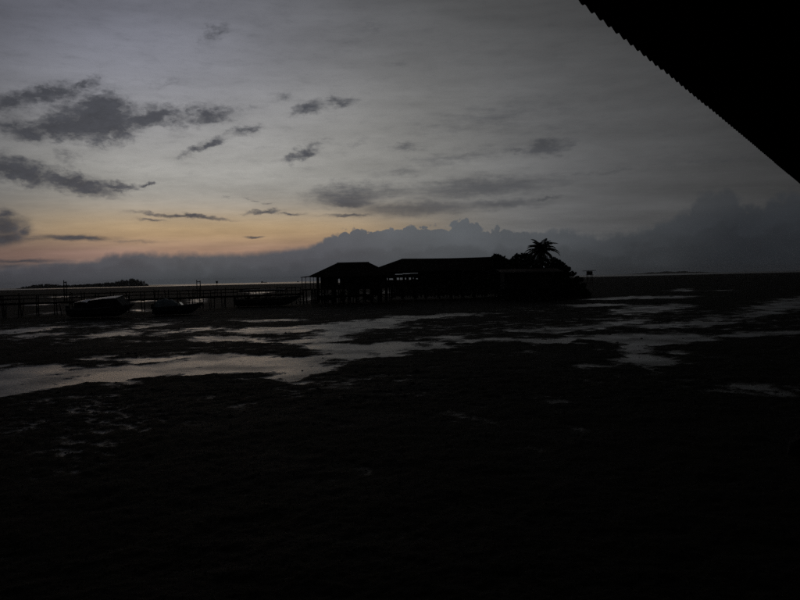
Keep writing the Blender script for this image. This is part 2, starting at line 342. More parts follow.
# ------------------------------------------------------------------ mesh helpers
class MB:
    def __init__(s): s.v = []; s.f = []
    def add(s, vs, fs):
        o = len(s.v); s.v += [tuple(v) for v in vs]; s.f += [tuple(i + o for i in f) for f in fs]; return s
    def box(s, x0, x1, y0, y1, z0, z1):
        return s.add([(x0, y0, z0), (x1, y0, z0), (x1, y1, z0), (x0, y1, z0), (x0, y0, z1), (x1, y0, z1), (x1, y1, z1), (x0, y1, z1)],
                     [(0, 3, 2, 1), (4, 5, 6, 7), (0, 1, 5, 4), (1, 2, 6, 5), (2, 3, 7, 6), (3, 0, 4, 7)])
    def beam(s, p0, p1, w, h, up=(0, 0, 1)):
        p0, p1 = Vector(p0), Vector(p1); d = (p1 - p0).normalized(); u = Vector(up)
        if abs(d.dot(u)) > .98: u = Vector((0, 1, 0))
        a = d.cross(u).normalized() * (w / 2); b = a.cross(d).normalized() * (h / 2)
        vs = [p + q for p in (p0, p1) for q in (-a - b, a - b, a + b, -a + b)]
        return s.add(vs, [(0, 1, 2, 3), (7, 6, 5, 4), (0, 4, 5, 1), (1, 5, 6, 2), (2, 6, 7, 3), (3, 7, 4, 0)])
    def tube(s, pts, rad, n=8):
        pts = [Vector(p) for p in pts]; m = len(pts); vs = []
        for i, p in enumerate(pts):
            d = (pts[min(i + 1, m - 1)] - pts[max(i - 1, 0)]).normalized()
            u = Vector((0, 0, 1)) if abs(d.z) < .9 else Vector((1, 0, 0))
            a = d.cross(u).normalized(); b = d.cross(a); r = rad[i] if isinstance(rad, (list, tuple)) else rad
            vs += [p + (a * math.cos(t) + b * math.sin(t)) * r for t in [2 * math.pi * j / n for j in range(n)]]
        fs = [(i * n + j, i * n + (j + 1) % n, (i + 1) * n + (j + 1) % n, (i + 1) * n + j) for i in range(m - 1) for j in range(n)]
        fs += [tuple(range(n))[::-1], tuple((m - 1) * n + j for j in range(n))]
        return s.add(vs, fs)
    def build(s, name, mt, parent=None, smooth=False, loc=None):
        me = bpy.data.meshes.new(name); me.from_pydata(s.v, [], s.f); me.update()
        if smooth: me.polygons.foreach_set('use_smooth', [True] * len(me.polygons))
        me.materials.append(mt)
        o = bpy.data.objects.new(name, me); COL.objects.link(o)
        if parent: o.parent = parent
        if loc is not None: o.location = loc
        return o
def empty(name, loc=(0, 0, 0), rz=0.0):
    o = bpy.data.objects.new(name, None); COL.objects.link(o); o.location = loc; o.rotation_euler = (0, 0, rz)
    o.empty_display_size = .3
    return o
def tag(o, label=None, cat=None, group=None, kind=None):
    if label: o['label'] = label
    if cat: o['category'] = cat
    if group: o['group'] = group
    if kind: o['kind'] = kind
    return o
def clone(o, parent=None):
    c = o.copy(); COL.objects.link(c)
    if parent: c.parent = parent
    return c
def from_np(name, V, F, mt, smooth=True):
    me = bpy.data.meshes.new(name)
    k = F.shape[1]
    me.vertices.add(len(V)); me.vertices.foreach_set('co', V.astype(np.float32).ravel())
    me.loops.add(F.size); me.loops.foreach_set('vertex_index', F.astype(np.int32).ravel())
    me.polygons.add(len(F)); me.polygons.foreach_set('loop_start', np.arange(0, F.size, k, dtype=np.int32))
    me.polygons.foreach_set('loop_total', np.full(len(F), k, dtype=np.int32))
    me.polygons.foreach_set('use_smooth', np.full(len(F), smooth))
    me.materials.append(mt); me.update(calc_edges=True); me.validate()
    o = bpy.data.objects.new(name, me); COL.objects.link(o)
    return o

# ------------------------------------------------------------------ value noise
def vnoise(x, y, seed=0):
    xi = np.floor(x).astype(np.int64); yi = np.floor(y).astype(np.int64)
    fx = x - xi; fy = y - yi
    fx = fx * fx * fx * (fx * (fx * 6 - 15) + 10); fy = fy * fy * fy * (fy * (fy * 6 - 15) + 10)
    def h(a, b):
        q = (a * 374761393 + b * 668265263 + seed * 974634533) & 0xFFFFFFFF
        q = ((q ^ (q >> 13)) * 1274126177) & 0xFFFFFFFF
        q = (q ^ (q >> 16)) & 0xFFFF
        return q / 32767.5 - 1.0
    a = h(xi, yi); b = h(xi + 1, yi); c = h(xi, yi + 1); d = h(xi + 1, yi + 1)
    return a + (b - a) * fx + (c - a) * fy + (a - b - c + d) * fx * fy
def fbm(x, y, oct=4, gain=.5, lac=2.03, seed=0):
    r = np.zeros_like(x); am = 1.0; tot = 0
    for i in range(oct):
        r += am * vnoise(x + 17.3 * i, y - 9.1 * i, seed + i); tot += am; am *= gain; x = x * lac; y = y * lac
    return r / tot
def sstep(a, b, v):
    t = np.clip((v - a) / (b - a), 0, 1); return t * t * (3 - 2 * t)

# ------------------------------------------------------------------ tidal flat
# outlines of the pools left by the tide, traced in the photograph and laid on the ground
POOLS = [
 [(-30, 369), (0, 368), (40, 367), (90, 368), (112, 366), (165, 363), (186, 357), (230, 356), (262, 356), (300, 357), (318, 354), (350, 352), (382, 355), (345, 362), (328, 369), (314, 379), (290, 382), (262, 378), (282, 373), (255, 371), (215, 374), (180, 375), (140, 379), (100, 382), (60, 385), (25, 391), (0, 397), (-30, 402)],
 [(262, 341), (290, 341), (315, 336), (318, 330), (340, 327), (365, 321), (408, 316), (412, 321), (395, 327), (372, 330), (345, 335), (342, 342), (365, 344), (385, 342), (420, 342), (425, 347), (402, 356), (375, 358), (345, 361), (322, 353), (300, 347)],
 [(222, 332), (245, 328), (275, 327), (300, 326), (340, 322), (375, 319), (385, 321), (345, 327), (310, 332), (285, 333), (245, 334)],
 [(198, 338), (230, 337.5), (262, 339), (285, 341), (240, 342), (205, 341)],
 [(188, 328), (212, 326.5), (218, 329), (195, 331)], [(232, 321), (262, 320), (300, 319), (298, 321), (255, 322.5)],
 [(-30, 332), (0, 330.5), (30, 328), (66, 326), (62, 328.5), (30, 332), (0, 334.5), (-30, 336)], [(0, 337), (25, 335), (52, 334.5), (20, 338.5), (0, 340)],
 [(82, 336), (110, 332), (136, 330.5), (138, 332.5), (115, 336.5), (90, 339)], [(132, 327), (160, 324), (168, 325), (145, 328.5)], [(168, 331), (184, 329), (186, 331), (172, 333)],
 [(85, 358), (112, 356.5), (114, 359), (90, 360)], [(116, 360), (165, 357), (205, 354), (200, 357), (150, 361)],
 [(405, 349), (440, 343.5), (475, 338.5), (500, 338.5), (540, 340), (566, 341), (560, 343.5), (530, 343.5), (490, 342), (455, 346), (425, 351)],
 [(400, 340), (440, 336), (470, 334), (466, 337), (430, 340)], [(500, 331), (540, 329), (570, 328), (566, 330), (530, 332)],
 [(548, 341), (580, 337), (604, 334), (660, 335), (700, 334), (760, 331), (830, 329), (830, 334), (740, 339), (690, 343), (655, 347), (630, 345), (600, 341), (570, 343)],
 [(618, 346), (650, 343), (662, 346), (645, 352), (655, 356), (675, 358), (687, 362), (680, 367), (650, 368), (630, 366), (618, 361), (623, 354)],
 [(560, 366), (600, 365), (626, 364), (620, 368), (575, 368.5)], [(664, 352), (684, 351), (682, 354), (668, 354)],
 [(608, 311), (640, 306), (682, 303.5), (694, 307), (660, 312), (630, 315)], [(556, 331), (590, 326), (620, 321.5), (648, 319.5), (640, 323), (610, 327), (575, 332)],
 [(742, 313), (770, 302), (805, 296), (830, 297), (820, 308), (780, 312), (748, 318)], [(700, 318), (745, 315), (752, 319), (710, 321)],
 [(668, 290.6), (682, 288), (694, 288), (692, 291.5), (676, 292)], [(715, 290), (735, 289.5), (735, 291), (716, 291.2)],
 [(712, 390), (740, 387), (764, 387), (772, 391), (750, 395), (720, 394.5)],
 [(555, 305.5), (590, 304), (625, 303.5), (622, 306), (580, 307)], [(440, 315), (470, 313), (496, 313), (480, 315.5), (452, 316.5)], [(375, 317), (430, 315.5), (460, 315), (445, 318), (400, 319)],
 [(540, 299), (580, 297), (640, 296), (700, 296), (690, 298), (600, 300)], [(620, 326), (700, 322), (760, 321), (720, 325), (650, 328)],
 [(28, 304), (40, 302), (56, 301), (62, 302), (56, 304.5), (34, 306)], [(38, 297.6), (60, 296), (78, 296), (76, 297.3), (54, 298.3)],
 [(80, 301), (105, 298), (126, 297.5), (124, 301), (100, 303)], [(134, 311), (137, 309), (150, 308.5), (156, 310), (150, 312), (138, 312)], [(130, 302), (134, 300), (150, 299), (162, 300), (158, 301.8), (142, 302.3)], [(186, 300), (204, 298), (204, 303), (190, 305)],
 [(244, 293), (258, 291.5), (272, 291.5), (268, 294.5), (250, 295)], [(304, 301), (306, 296), (314, 295), (314, 300)], [(318, 294), (330, 293), (330, 295.5), (320, 296)], [(344, 298), (346, 294), (350, 294), (350, 298)], [(364, 293), (372, 292), (372, 294), (365, 294.5)], [(378, 294), (380, 290), (392, 289.5), (391, 293.5)],
 [(36, 313.5), (48, 312), (54, 313), (44, 315.5)],
]
DAMP = [[(10, 402), (60, 396), (150, 394), (170, 404), (190, 420), (160, 445), (130, 470), (60, 480), (15, 450)], [(50, 402), (130, 398), (150, 415), (120, 450), (70, 455), (40, 425)],
        [(250, 384), (330, 378), (400, 372), (410, 378), (330, 392), (290, 405), (255, 398)],
        [(560, 368), (640, 368), (700, 380), (720, 395), (690, 400), (640, 388), (600, 378)],
        [(60, 352), (220, 346), (262, 350), (200, 358), (80, 362)],
        [(690, 392), (800, 384), (830, 396), (760, 404)], [(340, 330), (420, 322), (560, 320), (560, 345), (420, 350)],
        [(500, 300), (830, 290), (830, 330), (500, 345)], [(-30, 322), (260, 318), (260, 340), (-30, 345)]]
def sdist(px, py, poly):
    n = len(poly); d = np.full(px.shape, 1e18); inside = np.zeros(px.shape, bool)
    for i in range(n):
        ax, ay = poly[i]; bx_, by_ = poly[(i + 1) % n]
        ex, ey = bx_ - ax, by_ - ay
        wx, wy = px - ax, py - ay
        t = np.clip((wx * ex + wy * ey) / (ex * ex + ey * ey), 0, 1)
        d = np.minimum(d, (wx - ex * t) ** 2 + (wy - ey * t) ** 2)
        c = ((ay <= py) & (by_ > py)) | ((by_ <= py) & (ay > py))
        with np.errstate(divide='ignore', invalid='ignore'):
            xx = ax + (py - ay) / (ey if ey else 1e-9) * ex
        inside ^= c & (px < xx)
    d = np.sqrt(d)
    return np.where(inside, -d, d)
WP = [[ground(*p) for p in poly] for poly in POOLS]
WD = [[ground(*p) for p in poly] for poly in DAMP]
def wetness(X, Y, polys, warp):
    w = np.zeros_like(X)
    rr = np.hypot(X, Y)
    wx = X + warp[0] * (.35 + .018 * rr); wy = Y + warp[1] * (.7 + .035 * rr)
    for poly in polys:
        xs = [p[0] for p in poly]; ys = [p[1] for p in poly]
        m = max(ys) * .06 + 1.0
        sel = (X > min(xs) - m) & (X < max(xs) + m) & (Y > min(ys) - 2 * m) & (Y < max(ys) + 2 * m)
        if not sel.any(): continue
        sd = sdist(wx[sel], wy[sel], poly)
        s = .45 + .022 * rr[sel]
        w[sel] = np.maximum(w[sel], sstep(-s, s, -sd))
    return w
def mud_height(X, Y):
    rr = np.hypot(X, Y)
    warp = (fbm(X / 2.2, Y / 2.2, 4, .6, seed=31), fbm(X / 2.2, Y / 2.2, 4, .6, seed=47))
    pool = wetness(X, Y, WP, warp)
    damp = wetness(X, Y, WD[2:], warp)
    near2 = .5 * wetness(X, Y, WD[:1], warp) + .5 * wetness(X, Y, WD[:2], warp)
    near = 1 - sstep(60, 260, rr)
    broad = fbm(X / 14, Y / 14, 4, .5, seed=3)
    mid = fbm(X / 1.6, Y / 1.6, 5, .58, seed=11)
    tiny = fbm(X / .28, Y / .28, 3, .6, seed=19) * (1 - sstep(20, 70, rr))
    rag = fbm(X / .75, Y / .75, 4, .62, seed=53) * (1 - sstep(70, 170, rr))
    far = fbm(X / 60, Y / 35, 5, .62, seed=23)
    rough = .050 * mid * (.4 + .6 * near) + .056 * rag + .026 * tiny
    mud = .072 + .022 * broad + rough * (.75 + .25 * sstep(16, 24, rr)) + .012 * sstep(22, 14, rr)
    mud += (1 - near) * (.075 * far + .030)
    mud -= damp * .022 * near
    mud = mud * (1 - near2) + near2 * (.046 + .055 * tiny + .034 * rag + .014 * mid)
    poolh = -.035 + .010 * sstep(35, 60, rr) + .018 * broad + rough * (.7 + .3 * near) + .020 * fbm(X / 5.5, Y / 3.5, 4, .6, seed=61)
    h = mud * (1 - pool) + np.minimum(mud, poolh) * pool
    # the low islet the trees stand on
    isl = np.exp(-(((X - 25) / 9.0) ** 2 + ((Y - 128) / 10.0) ** 2) * 1.1)
    h += .55 * isl * (isl > .05)
    edge = rr * .68 + 160 * fbm(X / 420, Y / 420, 4, .5, seed=71)
    h -= .30 * sstep(900, 1050, edge)
    return h
az_in = np.arange(-41.0, 41.001, .105)
az_out = np.arange(41.0 + 4, 360 - 41 - 3.9, 3.9)
azs = np.radians(np.concatenate([az_in, az_out]))
ypix = np.concatenate([np.arange(420, 130, -1.2), np.arange(130, 40, -.55), np.arange(40, 9, -.27)])
rs = np.concatenate([[1.2, 2.5, 4.5], CAM_H * FPX / ypix, np.geomspace(CAM_H * FPX / 8.8, 2100, 210)])
NA, NR = len(azs), len(rs)
RR, AA = np.meshgrid(rs, azs, indexing='ij')
GX = RR * np.sin(AA); GY = RR * np.cos(AA)
GZ = mud_height(GX.ravel(), GY.ravel()).reshape(GX.shape)
V = np.stack([GX.ravel(), GY.ravel(), GZ.ravel()], 1)
i0 = (np.arange(NR - 1)[:, None] * NA + np.arange(NA)[None, :])
i1 = (np.arange(NR - 1)[:, None] * NA + (np.arange(NA)[None, :] + 1) % NA)
F = np.stack([i0, i0 + NA, i1 + NA, i1], -1).reshape(-1, 4)
V = np.vstack([V, [[0, 0, .08]]]); c = len(V) - 1
mud = from_np('mud_flat', V, F, m_mud)
cm = MB(); cm.v = [tuple(v) for v in V[:NA]] + [(0, 0, .08)]; cm.f = [(NA, (j + 1) % NA, j) for j in range(NA)]
tag(mud, 'dark wet tidal mud flat laid bare by low tide', kind='structure')
mc = cm.build('mud_patch', m_mud, mud)
# water: one sheet at tide level, showing in every hollow of the mud and as the open sea beyond
NS = 96
wr = [0.0, 30, 120, 500, 1500, 4000, 7000]
wv = [(0, 0, 0)]; wf = []
for r_ in wr[1:]:
    wv += [(r_ * math.cos(2 * math.pi * j / NS), r_ * math.sin(2 * math.pi * j / NS), 0) for j in range(NS)]
for k_ in range(len(wr) - 1):
    for j in range(NS):
        a, b = 1 + (k_ - 1) * NS + j, 1 + (k_ - 1) * NS + (j + 1) % NS
        a2, b2 = 1 + k_ * NS + j, 1 + k_ * NS + (j + 1) % NS
        wf.append((0, a2, b2) if k_ == 0 else (a, a2, b2, b))
wm = MB(); wm.add(wv, wf)
water = wm.build('sea_water', m_water)
tag(water, 'still shallow tide water in pools and out to the horizon', kind='structure')

# little lumps, worm casts and shell grit on the mud by the pools
rng = np.random.default_rng(5)
def lumps(n):
    yy = rng.uniform(318, 425, n * 3); xx = rng.uniform(-20, 820, n * 3)
    keep = rng.uniform(0, 1, n * 3) < np.where(yy < 395, 1, .3)
    g = np.array([ground(a, b) for a, b in zip(xx[keep][:n], yy[keep][:n])])
    z = mud_height(g[:, 0], g[:, 1])
    ok = z > -.10
    g = g[ok]; z = z[ok]; m = len(g)
    s = rng.uniform(.012, .035, m) * (1 + np.hypot(g[:, 0], g[:, 1]) / 60) * rng.choice([1, 1, 1, 1, 1, 2.2], m)
    tv = np.array([(1, 0, 0), (.3, .9, 0), (-.8, .6, 0), (-.9, -.5, 0), (.2, -1, 0), (0.1, 0, .42)])
    tf = np.array([(0, 1, 5), (1, 2, 5), (2, 3, 5), (3, 4, 5), (4, 0, 5)])
    a = rng.uniform(0, 6.28, m); ca, sa = np.cos(a), np.sin(a)
    jit = rng.uniform(.6, 1.4, (m, 6, 1))
    P = tv[None] * jit * s[:, None, None]
    Q = np.stack([P[..., 0] * ca[:, None] - P[..., 1] * sa[:, None], P[..., 0] * sa[:, None] + P[..., 1] * ca[:, None], P[..., 2]], -1)
    Q += np.stack([g[:, 0], g[:, 1], np.maximum(z, -.03) - .01], -1)[:, None]
    Fm = (tf[None] + (np.arange(m) * 6)[:, None, None]).reshape(-1, 3)
    return Q.reshape(-1, 3), Fm
lv, lf = lumps(4500)
def grit(n):
    r_ = 8.0 * (27.0 / 8.0) ** rng.uniform(0, 1, n); a_ = np.radians(rng.uniform(-36, 36, n))
    gx_, gy_ = r_ * np.sin(a_), r_ * np.cos(a_); z = mud_height(gx_, gy_)
    s_ = rng.uniform(.006, .017, n) * (.7 + r_ / 30) * rng.choice([1, 1, 1, 1, 1.8], n)
    tv = np.array([(1, 0, 0), (-.4, .9, 0), (-.6, -.8, 0), (0, 0, .55)]); tf = np.array([(0, 1, 3), (1, 2, 3), (2, 0, 3)])
    P = tv[None] * rng.uniform(.5, 1.5, (n, 4, 1)) * s_[:, None, None]
    q = rng.uniform(0, 6.28, n); ca, sa = np.cos(q)[:, None], np.sin(q)[:, None]
    P = np.stack([P[..., 0] * ca - P[..., 1] * sa, P[..., 0] * sa + P[..., 1] * ca, P[..., 2]], -1) + np.stack([gx_, gy_, z - .004], -1)[:, None]
    return P.reshape(-1, 3), (tf[None] + (np.arange(n) * 4)[:, None, None]).reshape(-1, 3)
gv, gf = grit(26000)
lf = np.vstack([lf, gf + len(lv)]); lv = np.vstack([lv, gv])
lo = from_np('mud_lumps', lv, lf, m_lump, False)
tag(lo, 'scattered mud clods and worm casts along the pool edges', 'mud lumps', kind='stuff')

# ------------------------------------------------------------------ the porch roof overhead (upper right)
def porch():
    r1, r2, rv = ray(580.5, 1.5), ray(800, 183.5), ray(900, 268)
    H = .80
    a = r1 * (H / r1.z); b = r2 * (H / r2.z)
    d = (b - a); d.z = 0; d.normalize()
    nrm = Vector((d.y, -d.x, 0))                    # in under the roof, to the right
    O = Vector((0, 0, CAM_H)) + a
    span = (b - a).length
    pitch = span / 72.0
    root = empty('porch_roof', (O.x, O.y, 0))
    tag(root, 'black corrugated sheet roof of the porch overhead with wavy eave edge', 'roof')
    OZ = O.z
    slope = R(17)
    up = (nrm * math.cos(slope) + Vector((0, 0, 1)) * math.sin(slope))
    nz = d.cross(up); nz = nz if nz.z > 0 else -nz
    rnd = random.Random(4)
    per = 10; seg = 6; amp = pitch * .118
    s0 = -14 * pitch * per * .35
    k = 0; s = -span * .55
    length = 4.2
    while s < span * 1.75:
        n = per * seg + 4
        m = MB()
        off = rnd.uniform(-.003, .003); th = .0012
        rows = [0.0, .004, length * .33, length * .66, length]
        vs = []
        for side in (0, 1):
            for rrow in rows:
                for i in range(n + 1):
                    ss = s + i * pitch / seg
                    ph = 2 * math.pi * (i / seg)
                    z = amp * math.sin(ph) + (side * th) + (.0018 if k % 2 else 0.0)
                    p = d * ss + up * (off + rrow) + nz * z + Vector((0, 0, OZ))
                    vs.append(p)
        w_ = n + 1; R_ = len(rows); fs = []
        for side in (0, 1):
            o_ = side * w_ * R_
            for r_ in range(R_ - 1):
                for i in range(n):
                    q = (o_ + r_ * w_ + i, o_ + r_ * w_ + i + 1, o_ + (r_ + 1) * w_ + i + 1, o_ + (r_ + 1) * w_ + i)
                    fs.append(q if side else q[::-1])
        for i in range(n):
            fs.append((i, i + 1, w_ * R_ + i + 1, w_ * R_ + i))
        m.add(vs, fs); m.build('roof_sheet', m_roof, root, smooth=True)
        s += per * pitch; k += 1
    s_end = s
    # purlins along the eave, rafters up the slope, posts and deck set well back under the roof
    for t in (.55, 1.7, 2.9, 4.05):
        p = up * t - nz * .045 + Vector((0, 0, OZ))
        MB().beam(p + d * (-span * .55), p + d * s_end, .045, .07, nz).build('purlin', m_wood, root)
    ss = -span * .5
    while ss < s_end:
        p = d * ss - nz * .13 + Vector((0, 0, OZ))
        MB().beam(p + up * .35, p + up * 4.2, .05, .10, nz).build('rafter', m_wood, root)
        ss += 1.2
    po = -Vector((O.x, O.y, 0)).dot(nrm)              # distance from the eave to the camera
    for ss in (-3.0, 0.4, 3.8, 7.2, 10.0):
        if ss > s_end: break
        for t in (po + .35, 4.0):
            q = d * ss + nrm * t
            zt = OZ + t * math.tan(slope) - .22
            MB().beam((q.x, q.y, -.6), (q.x, q.y, zt), .11, .11).build('post', m_wood2, root)
        q0 = d * ss + nrm * (po - .02); q1 = d * ss + nrm * 4.2
        MB().beam((q0.x, q0.y, 2.22), (q1.x, q1.y, 2.22), .07, .15).build('joist', m_wood, root)
    nb = 15; bw = (4.2 - po) / nb
    for i in range(nb):
        q = nrm * (po + bw * (i + .5))
        MB().beam(d * -3.3 + q + Vector((0, 0, 2.317)), d * 10.2 + q + Vector((0, 0, 2.317)), bw - .012, .035).build('deck_board', m_wood, root)
    return root
porch()

# ------------------------------------------------------------------ the stilt walkway (left)
JA, JB = Vector((-61, 86, 0)), Vector((-16.9, 120.0, 0))
jd = (JB - JA).normalized(); jn = Vector((-jd.y, jd.x, 0)); JL = (JB - JA).length
DZ = 1.95
jet = empty('jetty_walkway', JA)
tag(jet, 'long timber walkway on piles with railings, crossing the mud to the stilt houses', 'jetty')
rnd = random.Random(8)
bd = MB(); s = 0.0
while s < JL:
    w_ = .17 + rnd.uniform(-.01, .01)
    p = jd * (s + w_ / 2)
    zz = DZ - .02 + rnd.uniform(-.008, .008)
    bd.beam(p - jn * (.75 + rnd.uniform(-.04, .04)) + Vector((0, 0, zz)), p + jn * (.75 + rnd.uniform(-.04, .04)) + Vector((0, 0, zz)), w_ - .02, .04)
    s += w_
tag(bd.build('deck_boards', m_wood, jet), kind='stuff')
for sd_ in (-1, 1):
    MB().beam(jn * sd_ * .62 + Vector((0, 0, DZ - .14)), jd * JL + jn * sd_ * .62 + Vector((0, 0, DZ - .18)), .08, .27).build('stringer', m_wood, jet)
s = .6; bays = []
while s < JL - .3:
    bays.append(s); s += 1.95 + rnd.uniform(-.35, .35)
tops = {}
for i, s in enumerate(bays):
    for sd_ in (-1, 1):
        lean = rnd.uniform(-.13, .13); hgt = DZ + 1.02 + rnd.uniform(-.10, .30)
        q = jd * s + jn * sd_ * .72
        MB().tube([q + Vector((0, 0, -.8)) + jd * lean, q + Vector((0, 0, hgt)) - jd * lean], [.085, .06], 7).build('pile', m_wood2, jet)
    MB().beam(jd * s - jn * .85 + Vector((0, 0, DZ - .30)), jd * s + jn * .85 + Vector((0, 0, DZ - .30)), .10, .13).build('cross_beam', m_wood, jet)
    if i % 3 == 1:
        MB().beam(jd * s - jn * .75 + Vector((0, 0, .25)), jd * s + jn * .75 + Vector((0, 0, DZ - .38)), .05, .09).build('brace', m_wood, jet)
for sd_ in (-1, 1):
    for a, b in zip(bays[:-1:2], list(bays[2::2]) + [bays[-1]]):
        for hz in (.98, .50):
            if rnd.random() < .06: continue
            MB().beam(jd * (a - .1) + jn * sd_ * .80 + Vector((0, 0, DZ + hz + rnd.uniform(-.03, .03))), jd * (b + .1) + jn * sd_ * .80 + Vector((0, 0, DZ + hz + rnd.uniform(-.03, .03))), .05, .115).build('rail', m_wood, jet)
for i in range(4):
    q = jd * (JL - .1 + .28 * i)
    MB().beam(q - jn * .7 + Vector((0, 0, DZ + .10 + .17 * i)), q + jn * .7 + Vector((0, 0, DZ + .10 + .17 * i)), .28, .06).build('step', m_wood, jet)

stake = MB().tube([(0, 0, -.8), (.03, .02, 1.4), (-.02, 0, 2.9)], [.07, .06, .045], 7)
stake0 = None
ORD = ['leftmost', 'second', 'third', 'fourth', 'fifth', 'sixth', 'seventh', 'eighth', 'ninth', 'tenth', 'eleventh', 'twelfth', 'thirteenth', 'fourteenth', 'rightmost']
stakes = []
for i in range(15):
    t_ = .08 + .056 * i + rnd.uniform(-.02, .02); off_ = -1.6 - rnd.uniform(0, 3.2) if i % 3 else 1.5 + rnd.uniform(0, 3)
    q = JA + (JB - JA) * t_ + jn * off_
    if stake0 is None:
        stake0 = stake.build('mooring_stake', m_wood2); o = stake0
    else: o = clone(stake0)
    o.location = (q.x, q.y, 0); o.rotation_euler = (R(rnd.uniform(-9, 9)), R(rnd.uniform(-9, 9)), rnd.uniform(0, 6)); k_ = rnd.uniform(.7, 1.15); o.scale = (1, 1, k_)
    stakes.append((q.x / q.y, o))
for i, (a_, o) in enumerate(sorted(stakes, key=lambda e_: e_[0])):
    tag(o, ORD[i] + (' thin mooring stake beside the jetty' if i in (0, 14) else ' thin mooring stake from the left along the jetty'), 'stake', 'mooring stakes along the jetty')

def on_jetty(px):
    """where the line of sight at that picture column meets the walkway"""
    d = ray(px, 284); k_ = d.x / d.y
    t = (k_ * JA.y - JA.x) / ((JB.x - JA.x) - k_ * (JB.y - JA.y))
    return JA + (JB - JA) * t
def gate(px, h, lab):
    p = on_jetty(px); p.z = DZ
    g = empty('gate_frame', p, math.atan2(jn.y, jn.x))
    for sx, extra in ((-.70, .05), (.70, .22)):
        MB().tube([(sx, 0, 0), (sx, 0, h + extra)], .065, 8).build('upright', m_wood2, g)
    MB().beam((-.78, 0, h - .08), (.78, 0, h - .10), .07, .12).build('crossbar', m_wood2, g)
    MB().beam((-.72, 0, .9), (.72, 0, .88), .05, .07).build('lower_bar', m_wood2, g)
    tag(g, lab, 'gate', 'gate frames on the jetty')
gate(65, 2.72, 'taller timber gate frame on the jetty, behind the white-topped cabin boat')
gate(198.5, 2.42, 'lower timber gate frame on the jetty, right of the tarp-covered boat')
p = on_jetty(215.3); p.z = DZ
lp = empty('lantern_post', p); lp.location += Vector((jn.x, jn.y, 0)) * -.66
MB().tube([(0, 0, 0), (.02, 0, 2.05)], [.05, .04], 8).build('post', m_wood2, lp)
lm = MB(); lm.box(-.13, .13, -.13, .13, 2.05, 2.32); lm.box(-.18, .18, -.18, .18, 2.32, 2.38); lm.build('lantern', m_metal, lp)
tag(lp, 'slim post with a small lantern top standing on the jetty', 'lamp post')

# ------------------------------------------------------------------ stilt houses
def hip_roof(m, x0, x1, y0, y1, ze, xr0, xr1, zr, th=.12, sag=0.0, seed=1, rough=0.0):
    """hipped roof as a closed shell with ribs, a little uneven along the ridge"""
    rr = random.Random(seed); yr = (y0 + y1) / 2; K = 14
    top = [(xr0 + (xr1 - xr0) * i / K, yr, zr - sag * math.sin(math.pi * i / K) + rr.uniform(-rough, rough)) for i in range(K + 1)]
    f = [(x0 + (x1 - x0) * i / K, y0, ze + rr.uniform(-rough, rough) * .6) for i in range(K + 1)]
    b = [(x0 + (x1 - x0) * i / K, y1, ze + rr.uniform(-rough, rough) * .6) for i in range(K + 1)]
    vs = top + f + b; n = K + 1; fs = []
    for i in range(K):
        fs += [(n + i, n + i + 1, i + 1, i), (2 * n + i + 1, 2 * n + i, i, i + 1)]
    fs += [(2 * n, n, 0), (n + K, 2 * n + K, K)]
    lo_ = [(x, y, z - th) for x, y, z in vs]; o_ = len(vs)
    fs += [tuple(o_ + i for i in q[::-1]) for q in fs]
    loop = [n + i for i in range(K + 1)] + [2 * n + K - i for i in range(K + 1)]
    for i in range(len(loop)):
        a, b_ = loop[i], loop[(i + 1) % len(loop)]
        fs.append((b_, a, o_ + a, o_ + b_))
    m.add(vs + lo_, fs)
    return m
def piles(root, x0, x1, y0, y1, z, dx, dy, seed):
    rr = random.Random(seed)
    nx = int(round((x1 - x0) / dx)); ny = int(round((y1 - y0) / dy))
    for i in range(nx + 1):
        for j in range(ny + 1):
            x = min(x1, max(x0, x0 + (x1 - x0) * i / nx + rr.uniform(-.32, .32))); y = y0 + (y1 - y0) * j / ny + rr.uniform(-.1, .1)
            MB().tube([(x + rr.uniform(-.08, .08), y, -.8), (x, y, z)], [.12, .10], 7).build('pile', m_wood2, root)
def wall(root, y, x0, x1, z0, z1, holes, th=.12, name='wall'):
    """wall along x with rectangular openings (hx0, hx1, hz0, hz1)"""
    m = MB(); xs = sorted({x0, x1, *[h[0] for h in holes], *[h[1] for h in holes]})
    for a, b in zip(xs[:-1], xs[1:]):
        cuts = sorted([(h[2], h[3]) for h in holes if h[0] <= a + 1e-6 and h[1] >= b - 1e-6]); z = z0
        for c0, c1 in cuts:
            if c0 > z: m.box(a, b, y - th / 2, y + th / 2, z, c0)
            z = max(z, c1)
        if z < z1: m.box(a, b, y - th / 2, y + th / 2, z, z1)
    # vertical cover battens
    x = x0 + .3
    while x < x1 - .2:
        if not any(h[0] - .06 < x < h[1] + .06 for h in holes): m.box(x - .03, x + .03, y - th / 2 - .025, y - th / 2 - .002, z0 + .01, z1 - .01)
        x += .45
    return m.build(name, m_wall, root)
def side_wall(root, x, y0, y1, z0, z1, th=.12, name='wall'):
    return MB().box(x - th / 2, x + th / 2, y0, y1, z0, z1).build(name, m_wall, root)

